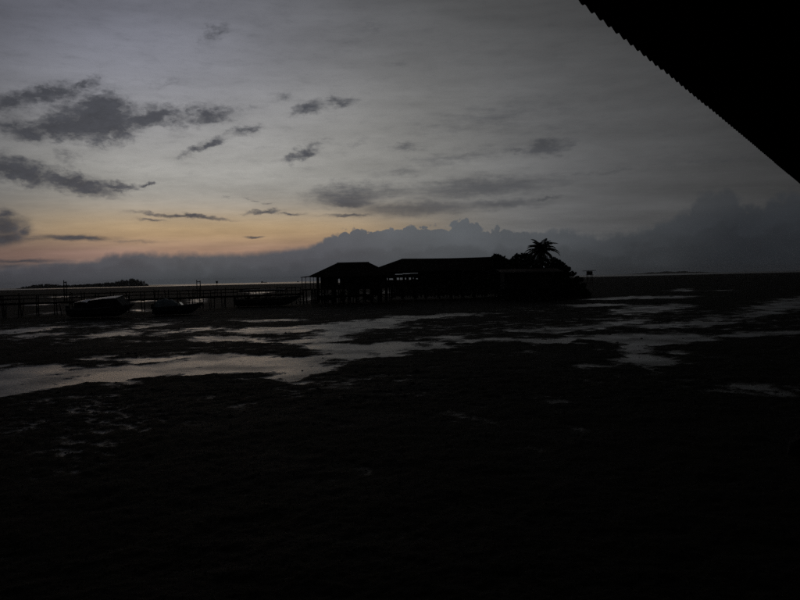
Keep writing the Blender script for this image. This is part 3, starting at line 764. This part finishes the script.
# house A: hip roof, open porch at its left end
HA = empty('stilt_house', (0, 0, 0)); YA = 117.0
tag(HA, 'dark stilt house with hipped roof and open porch, at the end of the jetty', 'house')
Fz = 2.66
MB().box(-14.6, -2.0, YA, YA + 8, Fz - .22, Fz).build('floor', m_wood, HA)
MB().box(-16.7, -14.603, YA + .6, YA + 5.5, Fz - .20, Fz - .02).build('porch_deck', m_wood, HA)
piles(HA, -14.3, -2.2, YA + .3, YA + 7.6, Fz - .22, 1.35, 1.8, 3)
for i_, (xa, xb, yb_) in enumerate([(-14.2, -11.0, .3), (-10.4, -7.4, 3.9), (-7.0, -4.2, .3), (-12.4, -9.2, 5.7), (-5.6, -2.4, 5.7)]):
    MB().beam((xa, YA + yb_, .3), (xb, YA + yb_, 2.3), .06, .14).build('brace', m_wood2, HA)
    MB().beam((xb + .2, YA + yb_ + 1.8, .35), (xa + .2, YA + yb_ + 1.8, 2.3), .06, .14).build('brace', m_wood2, HA)
MB().beam((-14.4, YA + .18, 1.45), (-2.1, YA + .18, 1.40), .06, .20).build('tie_beam', m_wood2, HA)
MB().beam((-14.4, YA + 5.6, 1.0), (-6.1, YA + 5.6, 1.3), .06, .5).build('tie_beam', m_wood2, HA)
for xa, xb, za, zb in ((-13.9, -11.3, .5, 1.4), (-10.6, -9.7, .4, 2.0), (-8.9, -7.2, 1.5, 2.4), (-6.6, -5.2, .4, 1.3), (-4.7, -3.3, 1.2, 2.4)):
    MB().box(xa, xb, YA + 6.5, YA + 6.56, za, zb).build('screen_board', m_wood2, HA)
piles(HA, -16.5, -15.0, YA + .8, YA + 5.3, Fz - .20, 1.5, 2.2, 5)
slot_x = at(339, 279, YA + .4)
slot_b = at(339, 279, YA + 7.6)
wall(HA, YA + .4, -13.2, -2.4, Fz, 4.75, [(slot_x.x - .13, slot_x.x + .13, Fz + .6, 4.25), (-5.4, -4.3, 3.5, 4.4), (-8.4, -7.4, 3.5, 4.4)])
wall(HA, YA + 7.6, -13.2, -2.4, Fz, 4.75, [(slot_b.x - .6, slot_b.x + .6, Fz + .4, 4.4)])
side_wall(HA, -13.26, YA + .34, YA + 7.66, Fz, 4.75); side_wall(HA, -2.34, YA + .34, YA + 7.66, Fz, 4.75)
for wx in (-4.85, -7.9):
    wv_ = MB(); wv_.box(wx - .54, wx + .54, YA + .37, YA + .41, 3.51, 4.39)
    sh = wv_.build('shutter', m_wood, HA)
    for zz in (3.65, 3.85, 4.05, 4.25): MB().beam((wx - .5, YA + .35, zz), (wx + .5, YA + .35, zz), .03, .05).build('slat', m_wood, sh)
rf = hip_roof(MB(), -15.3, -0.8, YA - .7, YA + 8.7, 4.75, -10.75, -5.35, 7.02, seed=2, rough=.05).build('roof', m_thatch, HA)
rc = MB(); rc.tube([(-10.85, YA + 4, 7.04), (-5.25, YA + 4, 7.04)], .09, 6); rc.build('ridge_cap', m_roof, rf)
pr = MB(); pr.beam((-16.75, YA + 3, 4.66), (-14.0, YA + 3, 4.95), 5.4, .08); pr.build('porch_roof', m_roof, HA)
for x in (-16.55, -15.15, -13.9):
    for y in (YA + .7, YA + 5.2):
        MB().beam((x, y, Fz - .02), (x, y, 4.66 + (x + 16.75) * .105), .10, .10).build('porch_post', m_wood2, HA)
for (a, b) in (((-16.55, YA + .7), (-13.9, YA + .7)), ((-16.55, YA + .75), (-16.55, YA + 5.2))):
    MB().beam((*a, Fz + .95), (*b, Fz + .95), .06, .08).build('porch_rail', m_wood, HA)
MB().beam((-13.85, YA + .6, Fz), (-13.85, YA + .6, 4.6), .5, .06).build('screen', m_wall, HA)

# house B: long hall behind, open gallery at its left end
HB = empty('stilt_hall', (0, 0, 0)); YB = 131.0
tag(HB, 'long dark hall on stilts with a low wide roof and an open window gallery', 'house')
MB().box(-4.4, 21.6, YB, YB + 10, 2.46, 2.70).build('floor', m_wood, HB)
piles(HB, -4.1, 21.3, YB + .3, YB + 9.7, 2.46, 2.3, 3.1, 9)
glz = [(-3.1, -2.75, 3.86, 4.22), (-2.55, -2.2, 3.80, 4.28), (-1.98, -1.2, 3.82, 4.20), (-.55, -.05, 3.78, 4.30), (.06, .62, 3.78, 4.30), (1.0, 1.3, 3.80, 4.26), (1.75, 2.2, 3.78, 4.28), (2.5, 2.72, 3.9, 4.26), (3.1, 3.5, 3.84, 4.12)]
gap = [(-2.6, -1.7, 4.70, 4.77), (-1.6, -.9, 4.76, 4.84), (-.8, .6, 4.84, 4.96), (.62, 2.0, 4.92, 5.04), (2.02, 3.5, 5.00, 5.08)]
wall(HB, YB + .3, -4.2, 21.4, 2.70, 5.40, glz + gap)
wall(HB, YB + 9.7, -4.2, 21.4, 2.70, 5.40, [(-4.0, 5.2, 3.4, 5.2)])
side_wall(HB, -4.26, YB + .24, YB + 9.76, 2.70, 5.40); side_wall(HB, 21.46, YB + .24, YB + 9.76, 2.70, 5.40)
for i, g in enumerate(glz):
    fr = MB(); a, b, c0, c1 = g; a -= .02; b += .02
    for (q0, q1) in (((a + .03, c0), (a + .03, c1)), ((b - .03, c0), (b - .03, c1))): fr.beam((q0[0], YB + .28, q0[1]), (q1[0], YB + .28, q1[1]), .06, .06)
    fr.beam((a + .06, YB + .28, c0 + .03), (b - .06, YB + .28, c0 + .03), .06, .06); fr.beam((a + .06, YB + .28, c1 - .03), (b - .06, YB + .28, c1 - .03), .06, .06)
    if i % 3 == 1: fr.beam(((a + b) / 2, YB + .28, c0 + .06), ((a + b) / 2, YB + .28, c1 - .06), .05, .05)
    fr.build('window_frame', m_wood, HB)
sk = MB(); x = -4.0
rnd = random.Random(12)
while x < 21.3:
    sk.box(x, x + .22, YB + .12, YB + .15, .35 + rnd.uniform(0, .5), 2.5); x += .235
    if x < -1.5 and x > -3.5: x += .8
tag(sk.build('skirting_boards', m_wood2, HB), kind='stuff')
rfB = hip_roof(MB(), -6.6, 23.2, YB - 1.0, YB + 11.0, 5.40, .6, 20.4, 7.92, th=.14, sag=.14, seed=6, rough=.08).build('roof', m_thatch, HB)
MB().tube([(.5, YB + 5, 7.88), (5, YB + 5, 7.80), (10, YB + 5, 7.75), (15, YB + 5, 7.79), (20.5, YB + 5, 7.88)], .12, 6).build('ridge_cap', m_roof, rfB)

# house C: low shed in front of the trees
HC = empty('low_shed', (0, 0, 0)); YC = 112.0
tag(HC, 'low dark shed with a pale roof edge, standing before the palm', 'shed')
MB().box(16.9, 26.0, YC, YC + 5, 1.9, 2.1).build('floor', m_wood, HC)
piles(HC, 17.1, 25.8, YC + .3, YC + 4.7, 1.9, 1.7, 2.2, 14)
wall(HC, YC + .3, 17.1, 25.8, 2.1, 4.55, [(20.3, 21.2, 2.1, 4.0)]); wall(HC, YC + 4.7, 17.1, 25.8, 2.1, 4.95, [])
side_wall(HC, 17.03, YC + .24, YC + 4.76, 2.1, 4.6); side_wall(HC, 25.87, YC + .24, YC + 4.76, 2.1, 4.6)
dr = MB().box(20.32, 21.18, YC + .28, YC + .33, 2.12, 3.98).build('door', m_wood, HC); MB().box(21.06, 21.1, YC + .24, YC + .28, 3.0, 3.12).build('handle', m_metal, dr)
rm = MB(); rm.beam((21.4, YC - .6, 4.66), (21.4, YC + 5.5, 5.22), 10.0, .06)
rC = rm.build('roof', m_roof, HC)
MB().box(16.45, 26.35, YC - .65, YC - .61, 4.60, 4.78).build('fascia_board', m_fascia, HC)
lo2 = MB(); x = 17.0
while x < 25.8:
    lo2.box(x, x + .2, YC + .15, YC + .18, .3 + rnd.uniform(0, .4), 1.95); x += .215
tag(lo2.build('skirting_boards', m_wood2, HC), kind='stuff')

# ------------------------------------------------------------------ trees of the islet
def leaf_cloud(lobes, n, size, seed, flat=.5, sub=0):
    """many small leaf faces spread through a set of lobes (x, y, z, rx, ry, rz)"""
    g = np.random.default_rng(seed)
    if sub:
        ext = []
        for l in lobes:
            for q in range(sub):
                u_ = g.normal(size=3); u_ /= np.linalg.norm(u_); f_ = g.uniform(.22, .42)
                ext.append((l[0] + u_[0] * l[3] * .85, l[1] + u_[1] * l[4] * .85, l[2] + u_[2] * l[5] * .85, l[3] * f_, l[4] * f_, l[5] * f_ * 1.2))
        lobes = [tuple(l[:3]) + tuple(c_ * .86 for c_ in l[3:]) for l in lobes] + ext
    vol = np.array([l[3] * l[4] * l[5] for l in lobes]); pick = g.choice(len(lobes), n, p=vol / vol.sum())
    Lb = np.array(lobes)[pick]
    u = g.normal(size=(n, 3)); u /= np.linalg.norm(u, axis=1)[:, None]
    rad = g.uniform(.25, 1.0, n) ** .45
    rad *= 1 + .22 * np.sin(u[:, 0] * 5 + pick) * np.cos(u[:, 2] * 4 + pick * 2)
    P = Lb[:, :3] + u * Lb[:, 3:] * rad[:, None]
    a = g.normal(size=(n, 3)); a /= np.linalg.norm(a, axis=1)[:, None]
    b = np.cross(a, g.normal(size=(n, 3))); b /= np.linalg.norm(b, axis=1)[:, None]
    s = (size * g.uniform(.6, 1.5, n))[:, None]
    Q = np.stack([P - a * s, P + b * s * flat, P + a * s, P - b * s * flat], 1).reshape(-1, 3)
    Fq = np.arange(n * 4).reshape(-1, 4)
    return Q, Fq
def tree(name, x, y, z0, lobes, n, size, seed, label, cat='tree', group=None):
    r = empty(name, (x, y, z0)); rr = random.Random(seed)
    Q, Fq = leaf_cloud(lobes, n, size, seed, sub=7)
    c_ = from_np('crown', Q, Fq, m_leaf, False); c_.parent = r
    t = MB(); hi = max(l[2] for l in lobes)
    t.tube([(0, 0, -.5), (.1, .05, hi * .35), (-.05, .1, hi * .75)], [.24, .18, .08], 8)
    tr = t.build('trunk', m_bark, r, True)
    for l in lobes[:5]:
        MB().tube([(.06, .04, hi * .3), (l[0] * .5, l[1] * .5, (hi * .3 + l[2]) * .5 + .2), (l[0], l[1], l[2])], [.10, .07, .03], 6).build('limb', m_bark, tr, True)
    tag(r, label, cat, group)
    return r
def gz(x, y): return float(mud_height(np.array([x]), np.array([y]))[0])
YT = 126.0
tree('leafy_tree', 17.9, YT, gz(17.9, YT), [(0, 0, 7.1, 1.2, 1.1, .75), (-.9, .2, 6.7, .9, .8, .6), (.9, -.2, 6.6, 1.0, .9, .7), (0, 0, 5.4, 1.7, 1.3, 1.0), (.2, 0, 3.2, 2.2, 1.6, 1.6)], 4600, .22, 21, 'round-topped tree rising over the right end of the long hall roof', group='trees of the islet')
tree('leafy_tree', 22.4, YT + 1, gz(22.4, YT), [(-.6, 0, 6.8, 1.2, 1.1, .8), (.7, 0, 7.0, 1.2, 1.0, .75), (-1.6, .2, 6.1, 1.0, .9, .8), (1.7, 0, 6.2, 1.0, 1.0, .9), (0, 0, 4.6, 2.5, 1.7, 1.5), (2.7, 0, 5.3, 1.3, 1.0, 1.1), (-.4, 0, 5.8, 2.2, 1.4, .8), (2.0, 0, 3.9, 2.0, 1.3, 1.2), (0, 0, 2.6, 2.9, 1.8, 1.6)], 11000, .22, 22, 'broad leafy tree just left of the palm', group='trees of the islet')
tree('leafy_tree', 27.5, YT + .5, gz(27.5, YT), [(-.9, 0, 5.9, 1.4, 1.1, .9), (.9, .2, 5.9, 1.1, 1.0, .9), (0, 0, 4.2, 2.2, 1.6, 1.5), (.3, 0, 2.2, 2.3, 1.7, 1.4), (.2, 0, .8, 2.4, 1.6, .9)], 6500, .22, 23, 'leafy tree tucked under the right side of the palm crown', group='trees of the islet')
tree('leafy_tree', 29.6, YT - 1, gz(29.6, YT), [(-.7, 0, 5.4, 1.0, .9, .8), (.5, .1, 4.5, 1.0, .9, .8), (-.8, 0, 4.0, 1.4, 1.0, 1.0), (1.4, 0, 3.7, .8, .8, .6), (0, 0, 2.8, 1.6, 1.2, 1.1), (.9, 0, 1.9, 1.2, 1.0, .9), (-.3, 0, 1.0, 2.0, 1.3, 1.0)], 5200, .21, 24, 'ragged leafy tree stepping down towards the right of the palm', group='trees of the islet')
tree('mangrove_bush', 31.9, YT - 2, gz(31.9, YT), [(0, 0, 2.9, .9, .8, .6), (-.6, 0, 2.0, .9, .9, .8), (.4, 0, 1.4, 1.1, .9, .8), (-.2, 0, .6, 1.5, 1.0, .7)], 3600, .18, 25, 'small dark bush at the far right end of the islet trees', 'bush')

for k_, (bx_, by2, sc2, lb) in enumerate([(29.3, 120.5, 1.0, 'low mangrove bush beside the right corner of the low shed'), (31.2, 121.5, .75, 'low mangrove bush on the mud, right of the shed-corner bush'), (33.0, 122.5, .5, 'lowest mangrove bush, at the right tip of the islet')]):
    tree('mangrove_bush', bx_, by2, gz(bx_, by2), [(0, 0, 1.5 * sc2, 1.3 * sc2, 1.1 * sc2, .8 * sc2), (-.8 * sc2, 0, 1.0 * sc2, 1.0 * sc2, .9 * sc2, .7 * sc2), (.8 * sc2, .2, .8 * sc2, 1.2 * sc2, .9 * sc2, .7 * sc2), (0, 0, .45, 1.7 * sc2, 1.0, .45)], int(4200 * sc2), .17, 40 + k_, lb, 'bush', 'bushes at the right end of the islet')

def palm(x, y, z0, h):
    r = empty('coconut_palm', (x, y, z0))
    tag(r, 'coconut palm with arching feather fronds standing above the islet trees', 'palm tree')
    MB().tube([(0, 0, -.5), (.15, 0, 1.5), (.45, .05, 4), (.55, .1, h * .75), (.5, .1, h)], [.26, .19, .15, .13, .12], 9).build('trunk', m_bark, r, True)
    rr = random.Random(3); C = Vector((.5, .1, h))
    for i in range(42):
        az = i * 2.39996 + rr.uniform(-.2, .2); el = R(86 - i * 2.5 + rr.uniform(-9, 9)); Ln = rr.uniform(2.7, 4.0) * (.9 if i < 5 else 1)
        hd = Vector((math.cos(az), math.sin(az), 0)); pts = []; p = C.copy(); e = el
        K = 12
        for k_ in range(K + 1):
            pts.append(p.copy()); p = p + (hd * math.cos(e) + Vector((0, 0, 1)) * math.sin(e)) * (Ln / K); e -= R(5.4 + 6.0 * k_ / K)
        m = MB(); m.tube(pts, [.035 * (1 - .8 * k_ / K) for k_ in range(K + 1)], 4)
        sd_ = Vector((-hd.y, hd.x, 0))
        for k_ in range(1, 34):
            t = k_ / 34 * K; a = min(int(t), K - 1); q = pts[a].lerp(pts[a + 1], t - a); tang = (pts[a + 1] - pts[a]).normalized()
            ll = (.75 * math.sin(math.pi * min(1, .18 + .80 * k_ / 34)) + .12) * rr.uniform(.85, 1.1)
            for s_ in (-1, 1):
                dirn = (sd_ * s_ * .80 + tang * .62 + Vector((0, 0, -.30 - rr.uniform(0, .25)))).normalized()
                tip = q + dirn * ll; mid_ = q + dirn * ll * .5
                wv2 = tang * .065
                m.add([q - wv2 * .5, mid_ - wv2, tip, mid_ + wv2, q + wv2 * .5], [(0, 1, 2, 3, 4)])
        m.build('frond', m_palm, r)
    for i in range(6):
        a = i * 1.05; q = C + Vector((math.cos(a) * .22, math.sin(a) * .22, -.28))
        m = MB(); m.tube([q + Vector((0, 0, z)) for z in (-.14, -.09, 0, .09, .14)], [.02, .09, .12, .09, .02], 8); m.build('coconut', m_bark, r, True)
palm(at(541.5, 250, YT - 1.5).x - .5, YT - 1.5, gz(26, YT), at(541.5, 251.5, YT - 1.5).z - gz(26, YT))

# far lookout hut on legs, out on the flat
hp = at(589.5, 275, 330)
FH = empty('fishing_hut', (hp.x, 330, 0))
tag(FH, 'tiny flat-roofed fishing hut on legs far out on the flat', 'hut')
for x in (-1.1, 1.1):
    for y in (-1.1, 1.1): MB().tube([(x, y, -.5), (x * .95, y * .95, 3.9)], .12, 6).build('leg', m_wood2, FH)
MB().box(-1.5, 1.5, -1.5, 1.5, 3.85, 4.05).build('floor', m_wood, FH)
MB().box(-1.15, 1.15, -1.15, 1.15, 4.053, 5.7).build('cabin', m_wall, FH)
rm = MB(); rm.beam((-2.7, 0, 5.85), (2.6, 0, 6.0), 4.4, .25); rm.build('roof', m_roof, FH)

# ------------------------------------------------------------------ boats aground
def hull(Ln, B, H, rake=.9, sheer=.35, n=16, tr=.78):
    """lofted hull along x, bow at +x: keel, chine and gunwale, with a deck inside the gunwale"""
    m = MB(); rows = []
    for i in range(n + 1):
        t = i / n
        w_ = B / 2 * (1 - max(0, (t - .45) / .55) ** 2.3) * (tr + (1 - tr) * min(1, t / .35))
        zg = H + sheer * max(0, t - .25) ** 2 * 1.8
        zk = .08 + max(0, (t - .72) / .28) ** 2.2 * (H * .55)
        zc = zk + (zg - zk) * .42
        x = -Ln / 2 + (Ln - rake) * t; xr = rake * max(0, (t - .5) / .5) ** 1.6
        w_ = max(w_, .015)
        rows.append([(x, 0, zk), (x + xr * .3, w_ * .70, zc - .08), (x + xr * .45, w_ * .84, zc), (x + xr, w_, zg), (x + xr, w_ - min(.07, w_ * .8), zg), (x + xr * .95, max(w_ - .12, .0), zg - .22)])
    vs = []; fs = []; C_ = 6
    for r_ in rows:
        vs += [(a, -b, c_) for a, b, c_ in r_[::-1]] + r_[1:] if False else [(a, -b, c_) for a, b, c_ in r_[:0:-1]] + r_
    Wd = 2 * C_ - 1
    for i in range(n):
        for j in range(Wd - 1):
            a = i * Wd + j; fs.append((a, a + Wd, a + Wd + 1, a + 1))
        fs.append((i * Wd, i * Wd + Wd - 1, (i + 1) * Wd + Wd - 1, (i + 1) * Wd))        # deck floor
    fs.append(tuple(range(Wd))[::-1] if False else tuple(range(Wd)))
    fs.append(tuple(n * Wd + j for j in range(Wd))[::-1])
    m.add(vs, fs)
    gun = [[(r_[3][0], s_ * (r_[3][1] + .012), r_[3][2] - .05) for r_ in rows] for s_ in (-1, 1)]
    return m, gun
def outboard(root, x, z):
    m = MB(); m.box(x - .42, x - .02, -.17, .17, z, z + .50); m.box(x - .36, x - .10, -.12, .12, z + .50, z + .58)
    m.box(x - .30, x - .14, -.06, .06, z - .62, z); m.box(x - .42, x - .06, -.02, .02, z - .70, z - .62)
    m.build('outboard_motor', m_metal, root)

# boat 1: cabin boat with a white-topped canopy and a raked windscreen
p1 = at(103, 319.5, 86.0)
B1 = empty('cabin_boat', (p1.x, 86.0, .05), R(-3)); B1.rotation_euler[0] = R(7)
tag(B1, 'dark-hulled cabin boat with a white roof and raked windscreen, aground before the jetty', 'boat')
hm, gun = hull(8.3, 2.5, 1.35, .9, .35)
h1 = hm.build('hull', m_dkhull, B1, False)
for g in gun: MB().tube(g, .05, 5).build('rub_rail', m_stripe, h1)
cb = MB()
prof = [(-3.1, 1.1), (-3.0, 1.98), (-2.2, 2.14), (-1.3, 2.03), (-1.1, 2.24), (.6, 2.42), (2.3, 2.50), (3.05, 1.55), (3.05, 1.1)]
vs = [(x, s_ * (1.02 - .12 * (z > 1.6)), z) for s_ in (-1, 1) for x, z in prof]; k = len(prof)
cb.add(vs, [tuple(range(k)), tuple(range(2 * k - 1, k - 1, -1)), (8, 0, k, k + 8)] + [(i + 1, i, k + i, k + i + 1) for i in (0, 6, 7)])
cab = cb.build('cabin', m_dkhull, B1)
rt = MB(); vs = [(x, s_ * (1.02 if z > 1.6 else 1.1), z + dz_) for dz_ in (.015, .07) for s_ in (-1, 1) for x, z in prof[1:7]]; k = 6
rt.add(vs, [(i, i + 1, k + i + 1, k + i) for i in range(5)] + [(2 * k + i + 1, 2 * k + i, 3 * k + i, 3 * k + i + 1) for i in range(5)] + [(i + 1, i, 2 * k + i, 2 * k + i + 1) for i in range(5)] + [(k + i, k + i + 1, 3 * k + i + 1, 3 * k + i) for i in range(5)] + [(0, k, 3 * k, 2 * k), (k - 1, 3 * k - 1, 4 * k - 1, 2 * k - 1)])
tag(rt.build('roof', m_white, B1), 'pale sky-lit cabin roof')
for a, b in ((-2.7, -1.6), (-.9, .2), (.5, 1.7)):
    MB().box(a, b, -.935, -.915, 1.45, 1.92).build('side_window', m_glass, cab)
ws = MB(); ws.add([(2.36, -.84, 2.44), (2.36, .84, 2.44), (3.10, .84, 1.58), (3.10, -.84, 1.58)], [(0, 1, 2, 3)]); ws.add([(2.39, -.84, 2.46), (2.39, .84, 2.46), (3.13, .84, 1.60), (3.13, -.84, 1.60)], [(3, 2, 1, 0)])
wsn = ws.build('windscreen', m_glass, B1)
for y in (-.88, 0, .88): MB().beam((2.34, y, 2.50), (3.14, y, 1.57), .06, .06).build('windscreen_frame', m_white, wsn)
outboard(B1, -4.15, 1.05)
MB().tube([(3.2, -.55, 1.55), (3.3, -.5, 1.95), (3.75, 0, 2.05), (3.3, .5, 1.95), (3.2, .55, 1.55)], .025, 6).build('bow_rail', m_metal, B1)

# boat 2: open motor boat with a tarpaulin hood over the stern
p2 = at(179, 316, 88.5)
B2 = empty('motor_boat', (p2.x, 88.5, .05), R(6)); B2.rotation_euler[0] = R(-3)
tag(B2, 'small motor boat with a rounded grey-blue tarp hood, between cabin boat and long boat', 'boat')
hm, gun = hull(6.0, 2.1, 1.15, .7, .35)
h2 = hm.build('hull', m_navy, B2)
for g in gun: MB().tube(g, .055, 5).build('rub_rail', m_stripe, h2)
tp = MB(); K = 10; J = 10; vs = []
for i in range(K + 1):
    x = -2.75 + 2.7 * i / K; hh = (.95 + .10 * math.sin(i * 1.9)) * math.sin(math.pi * min(.93, .10 + .85 * i / K) ** .8) ** .55 + .12
    for j in range(J + 1):
        a = math.pi * j / J
        vs.append((x, -.98 * math.cos(a), 1.02 + hh * math.sin(a) ** .75 + .03 * math.sin(3 * i + 2 * j)))
fs = [(i * (J + 1) + j, i * (J + 1) + j + 1, (i + 1) * (J + 1) + j + 1, (i + 1) * (J + 1) + j) for i in range(K) for j in range(J)]
fs += [tuple(range(J + 1))[::-1], tuple(K * (J + 1) + j for j in range(J + 1))]
tp.add(vs, fs); tag(tp.build('tarp_hood', m_tarp, B2, True), 'rounded tarpaulin hood catching the sky light')
sc_ = MB(); sc_.add([(.55, -.85, 1.15), (.55, .85, 1.15), (.15, .75, 1.62), (.15, -.75, 1.62)], [(0, 1, 2, 3)]); sc_.add([(.58, -.85, 1.16), (.58, .85, 1.16), (.18, .75, 1.63), (.18, -.75, 1.63)], [(3, 2, 1, 0)])
w2 = sc_.build('windscreen', m_glass, B2)
MB().tube([(.55, -.87, 1.15), (.15, -.77, 1.64), (.15, .77, 1.64), (.55, .87, 1.15)], .025, 6).build('windscreen_frame', m_metal, w2)
MB().box(-.1, .25, -.8, .8, .95, 1.2).build('seat', m_seat, B2)
outboard(B2, -3.0, .9)

# boat 3: long passenger boat with a flat canopy on posts
p3 = at(269, 306.5, 112.0)
B3 = empty('long_boat', (p3.x, 112.0, .05), R(-6)); B3.rotation_euler[0] = R(2)
tag(B3, 'long low passenger boat with a flat canopy on posts, nearest to the stilt house', 'boat')
hm, gun = hull(10.8, 2.3, 1.25, 1.2, .45, 18)
h3 = hm.build('hull', m_dkhull, B3)
for g in gun: MB().tube(g, .05, 5).build('rub_rail', m_stripe, h3)
for x in (-4.2, -2.8, -1.4, 0, 1.4, 2.6):
    for y in (-.85, .85): MB().beam((x, y, 1.1), (x, y, 2.62), .06, .06).build('canopy_post', m_wood2, B3)
cn = MB(); K = 12
for i in range(K):
    pass
vs = []; J = 8
for i in range(K + 1):
    x = -4.6 + 7.5 * i / K
    for s_ in (0, 1):
        for j in range(J + 1):
            y = -1.05 + 2.1 * j / J; vs.append((x, y, 2.60 + .05 * s_ + .16 * (1 - (y / 1.05) ** 2)))
Wd = 2 * (J + 1); fs = []
for i in range(K):
    for j in range(J):
        a = i * Wd + j; fs += [(a, a + 1, a + Wd + 1, a + Wd), (a + J + 1, a + J + 1 + Wd, a + J + 2 + Wd, a + J + 2)]
    a = i * Wd; fs += [(a, a + Wd, a + Wd + J + 1, a + J + 1), (a + J, a + 2 * J + 1, a + Wd + 2 * J + 1, a + Wd + J)]
fs += [tuple(list(range(J + 1)) + list(range(2 * J + 1, J, -1))), tuple(K * Wd + q for q in list(range(J, -1, -1)) + list(range(J + 1, 2 * J + 2)))]
cn.add(vs, fs); cn.build('canopy', m_dkhull, B3, True)
for x in (-3.5, -2.1, -.7, .7, 2.0): MB().box(x - .18, x + .18, -.85, .85, 1.2, 1.5).build('bench', m_wood, B3)
outboard(B3, -5.4, .95)

# ------------------------------------------------------------------ rock at the right edge of the frame
rp = ground(800, 457)
rk = MB(); rr = random.Random(2); vs = []; fs = []; K, J = 7, 12
for i in range(K + 1):
    t = i / K
    for j in range(J):
        a = 2 * math.pi * j / J
        q = math.cos(t * math.pi / 2) ** .7 * (1 + rr.uniform(-.14, .14))
        vs.append((math.cos(a) * .36 * q + (.05 * t), math.sin(a) * .34 * q, -.12 + .68 * math.sin(t * math.pi / 2) + rr.uniform(-.03, .03)))
for i in range(K):
    for j in range(J): fs.append((i * J + j, i * J + (j + 1) % J, (i + 1) * J + (j + 1) % J, (i + 1) * J + j))
fs += [tuple(K * J + j for j in range(J)), tuple(range(J))[::-1]]
rk.add(vs, fs); ro = rk.build('rock', m_rock, None, False, (rp[0] + .12, rp[1], .02))
tag(ro, 'dark knobbly rock in the mud at the right edge of the frame', 'rock')

# ------------------------------------------------------------------ far island, headland and ships
YI = 2000.0
def isl_h(px):
    pts = [(14, 0), (22, .8), (30, 3.2), (36, 4.2), (52, 4.4), (60, 3.0), (75, 3.1), (90, 3.6), (100, 3.8), (108, 5.0), (114, 4.2), (120, 6.0), (128, 7.6), (136, 7.6), (141, 5.8), (144, 2.2), (150, .9), (160, .5), (172, 0)]
    for (a, h0), (b, h1_) in zip(pts[:-1], pts[1:]):
        if a <= px <= b: return h0 + (h1_ - h0) * (px - a) / (b - a)
    return 0
mpx = YI / FPX
land = MB(); vs = []; xs = list(range(14, 173, 3))
for px in xs:
    X = at(px, 284, YI).x; h_ = .6 + isl_h(px) * mpx * .22
    vs += [(X, YI - 60, -.5), (X, YI - 30, h_ * .5), (X, YI, h_), (X, YI + 50, h_ * .6), (X, YI + 90, -.5)]
land.add(vs, [(i * 5 + j, (i + 1) * 5 + j, (i + 1) * 5 + j + 1, i * 5 + j + 1) for i in range(len(xs) - 1) for j in range(4)])
lobj = land.build('island', m_isl, None, True); tag(lobj, kind='structure')
g = np.random.default_rng(77); lobes = []
for px in np.arange(20, 146, 1.1):
    hgt = isl_h(px) * mpx
    if hgt < 1.5: continue
    for q in range(3):
        hh = hgt * g.uniform(.6, 1.03); X = at(px + g.uniform(-.6, .6), 284, YI).x
        lobes.append((X, YI + g.uniform(-25, 25), hh * .62, g.uniform(2.5, 4.5), g.uniform(3, 5), hh * .42))
Q, Fq = leaf_cloud(lobes, 26000, 1.1, 78)
wood = from_np('island_woodland', Q, Fq, m_leaf, False)
tag(wood, 'low wooded island on the horizon at the far left', 'woodland', kind='stuff')
hl = MB(); vs = []; YH = 5600.0; xs = list(range(625, 720, 3))
for px in xs:
    X = at(px, 272, YH).x; t = (px - 625) / 93; h_ = 15 * math.sin(math.pi * t) ** 1.3 * (1 + .25 * math.sin(px * .37) + .12 * math.sin(px * .9)) 
    vs += [(X, YH - 200, -1), (X, YH, h_), (X, YH + 300, -1)]
hl.add(vs, [(i * 3 + j, (i + 1) * 3 + j, (i + 1) * 3 + j + 1, i * 3 + j + 1) for i in range(len(xs) - 1) for j in range(2)])
tag(hl.build('headland', m_hill, None, True), kind='structure')
def ship(px, Ln, Y, lab):
    q = at(px, 282, Y)
    s_ = empty('ship', (q.x, Y, 0), R(5))
    m = MB(); a = Ln / 2
    vs = [(x, y * w_, z) for x, w_, z in ((-a, .7, -1), (-a, .8, 3.2), (a * .8, 1, 3.2), (a, .05, 4.2), (a * .9, .05, -1), (a * .6, .9, -1)) for y in (-Ln * .07, Ln * .07)]
    m.add(vs, [(0, 2, 4, 6, 8, 10), (11, 9, 7, 5, 3, 1), (0, 1, 3, 2), (2, 3, 5, 4), (4, 5, 7, 6), (6, 7, 9, 8), (8, 9, 11, 10), (10, 11, 1, 0)])
    m.build('hull', m_dkhull, s_)
    MB().box(-a * .85, -a * .35, -Ln * .05, Ln * .05, 3.203, 3.2 + Ln * .14).build('superstructure', m_dkhull, s_)
    MB().tube([(-a * .5, 0, 3.2 + Ln * .14), (-a * .5, 0, 3.2 + Ln * .28)], .5, 6).build('mast', m_metal, s_)
    MB().tube([(a * .5, 0, 3.2), (a * .5, 0, 3.2 + Ln * .16)], .5, 6).build('crane_mast', m_metal, s_)
    tag(s_, lab, 'ship', 'ships on the horizon')
ship(264, 36, 4000, 'larger of two tiny ships on the sea horizon, left of the stilt house')
ship(298, 12, 3800, 'smaller tiny ship on the sea horizon, close to the stilt house porch')

# ------------------------------------------------------------------ thin evening haze over the flats
hz = MB(); hz.box(-7200, 7200, -7200, 7200, -2.0, 48.0)
hm_ = bpy.data.materials.new('haze_air'); hm_.use_nodes = True
nt = hm_.node_tree; nt.nodes.clear()
vo = nt.nodes.new('ShaderNodeVolumePrincipled'); vo.inputs['Density'].default_value = 0.75e-4
vo.inputs['Color'].default_value = (.85, .88, .92, 1); vo.inputs['Anisotropy'].default_value = .3
oo = nt.nodes.new('ShaderNodeOutputMaterial'); nt.links.new(vo.outputs[0], oo.inputs['Volume'])
hzo = hz.build('haze', hm_)
tag(hzo, 'thin even evening haze lying over the flats and the sea', kind='stuff')
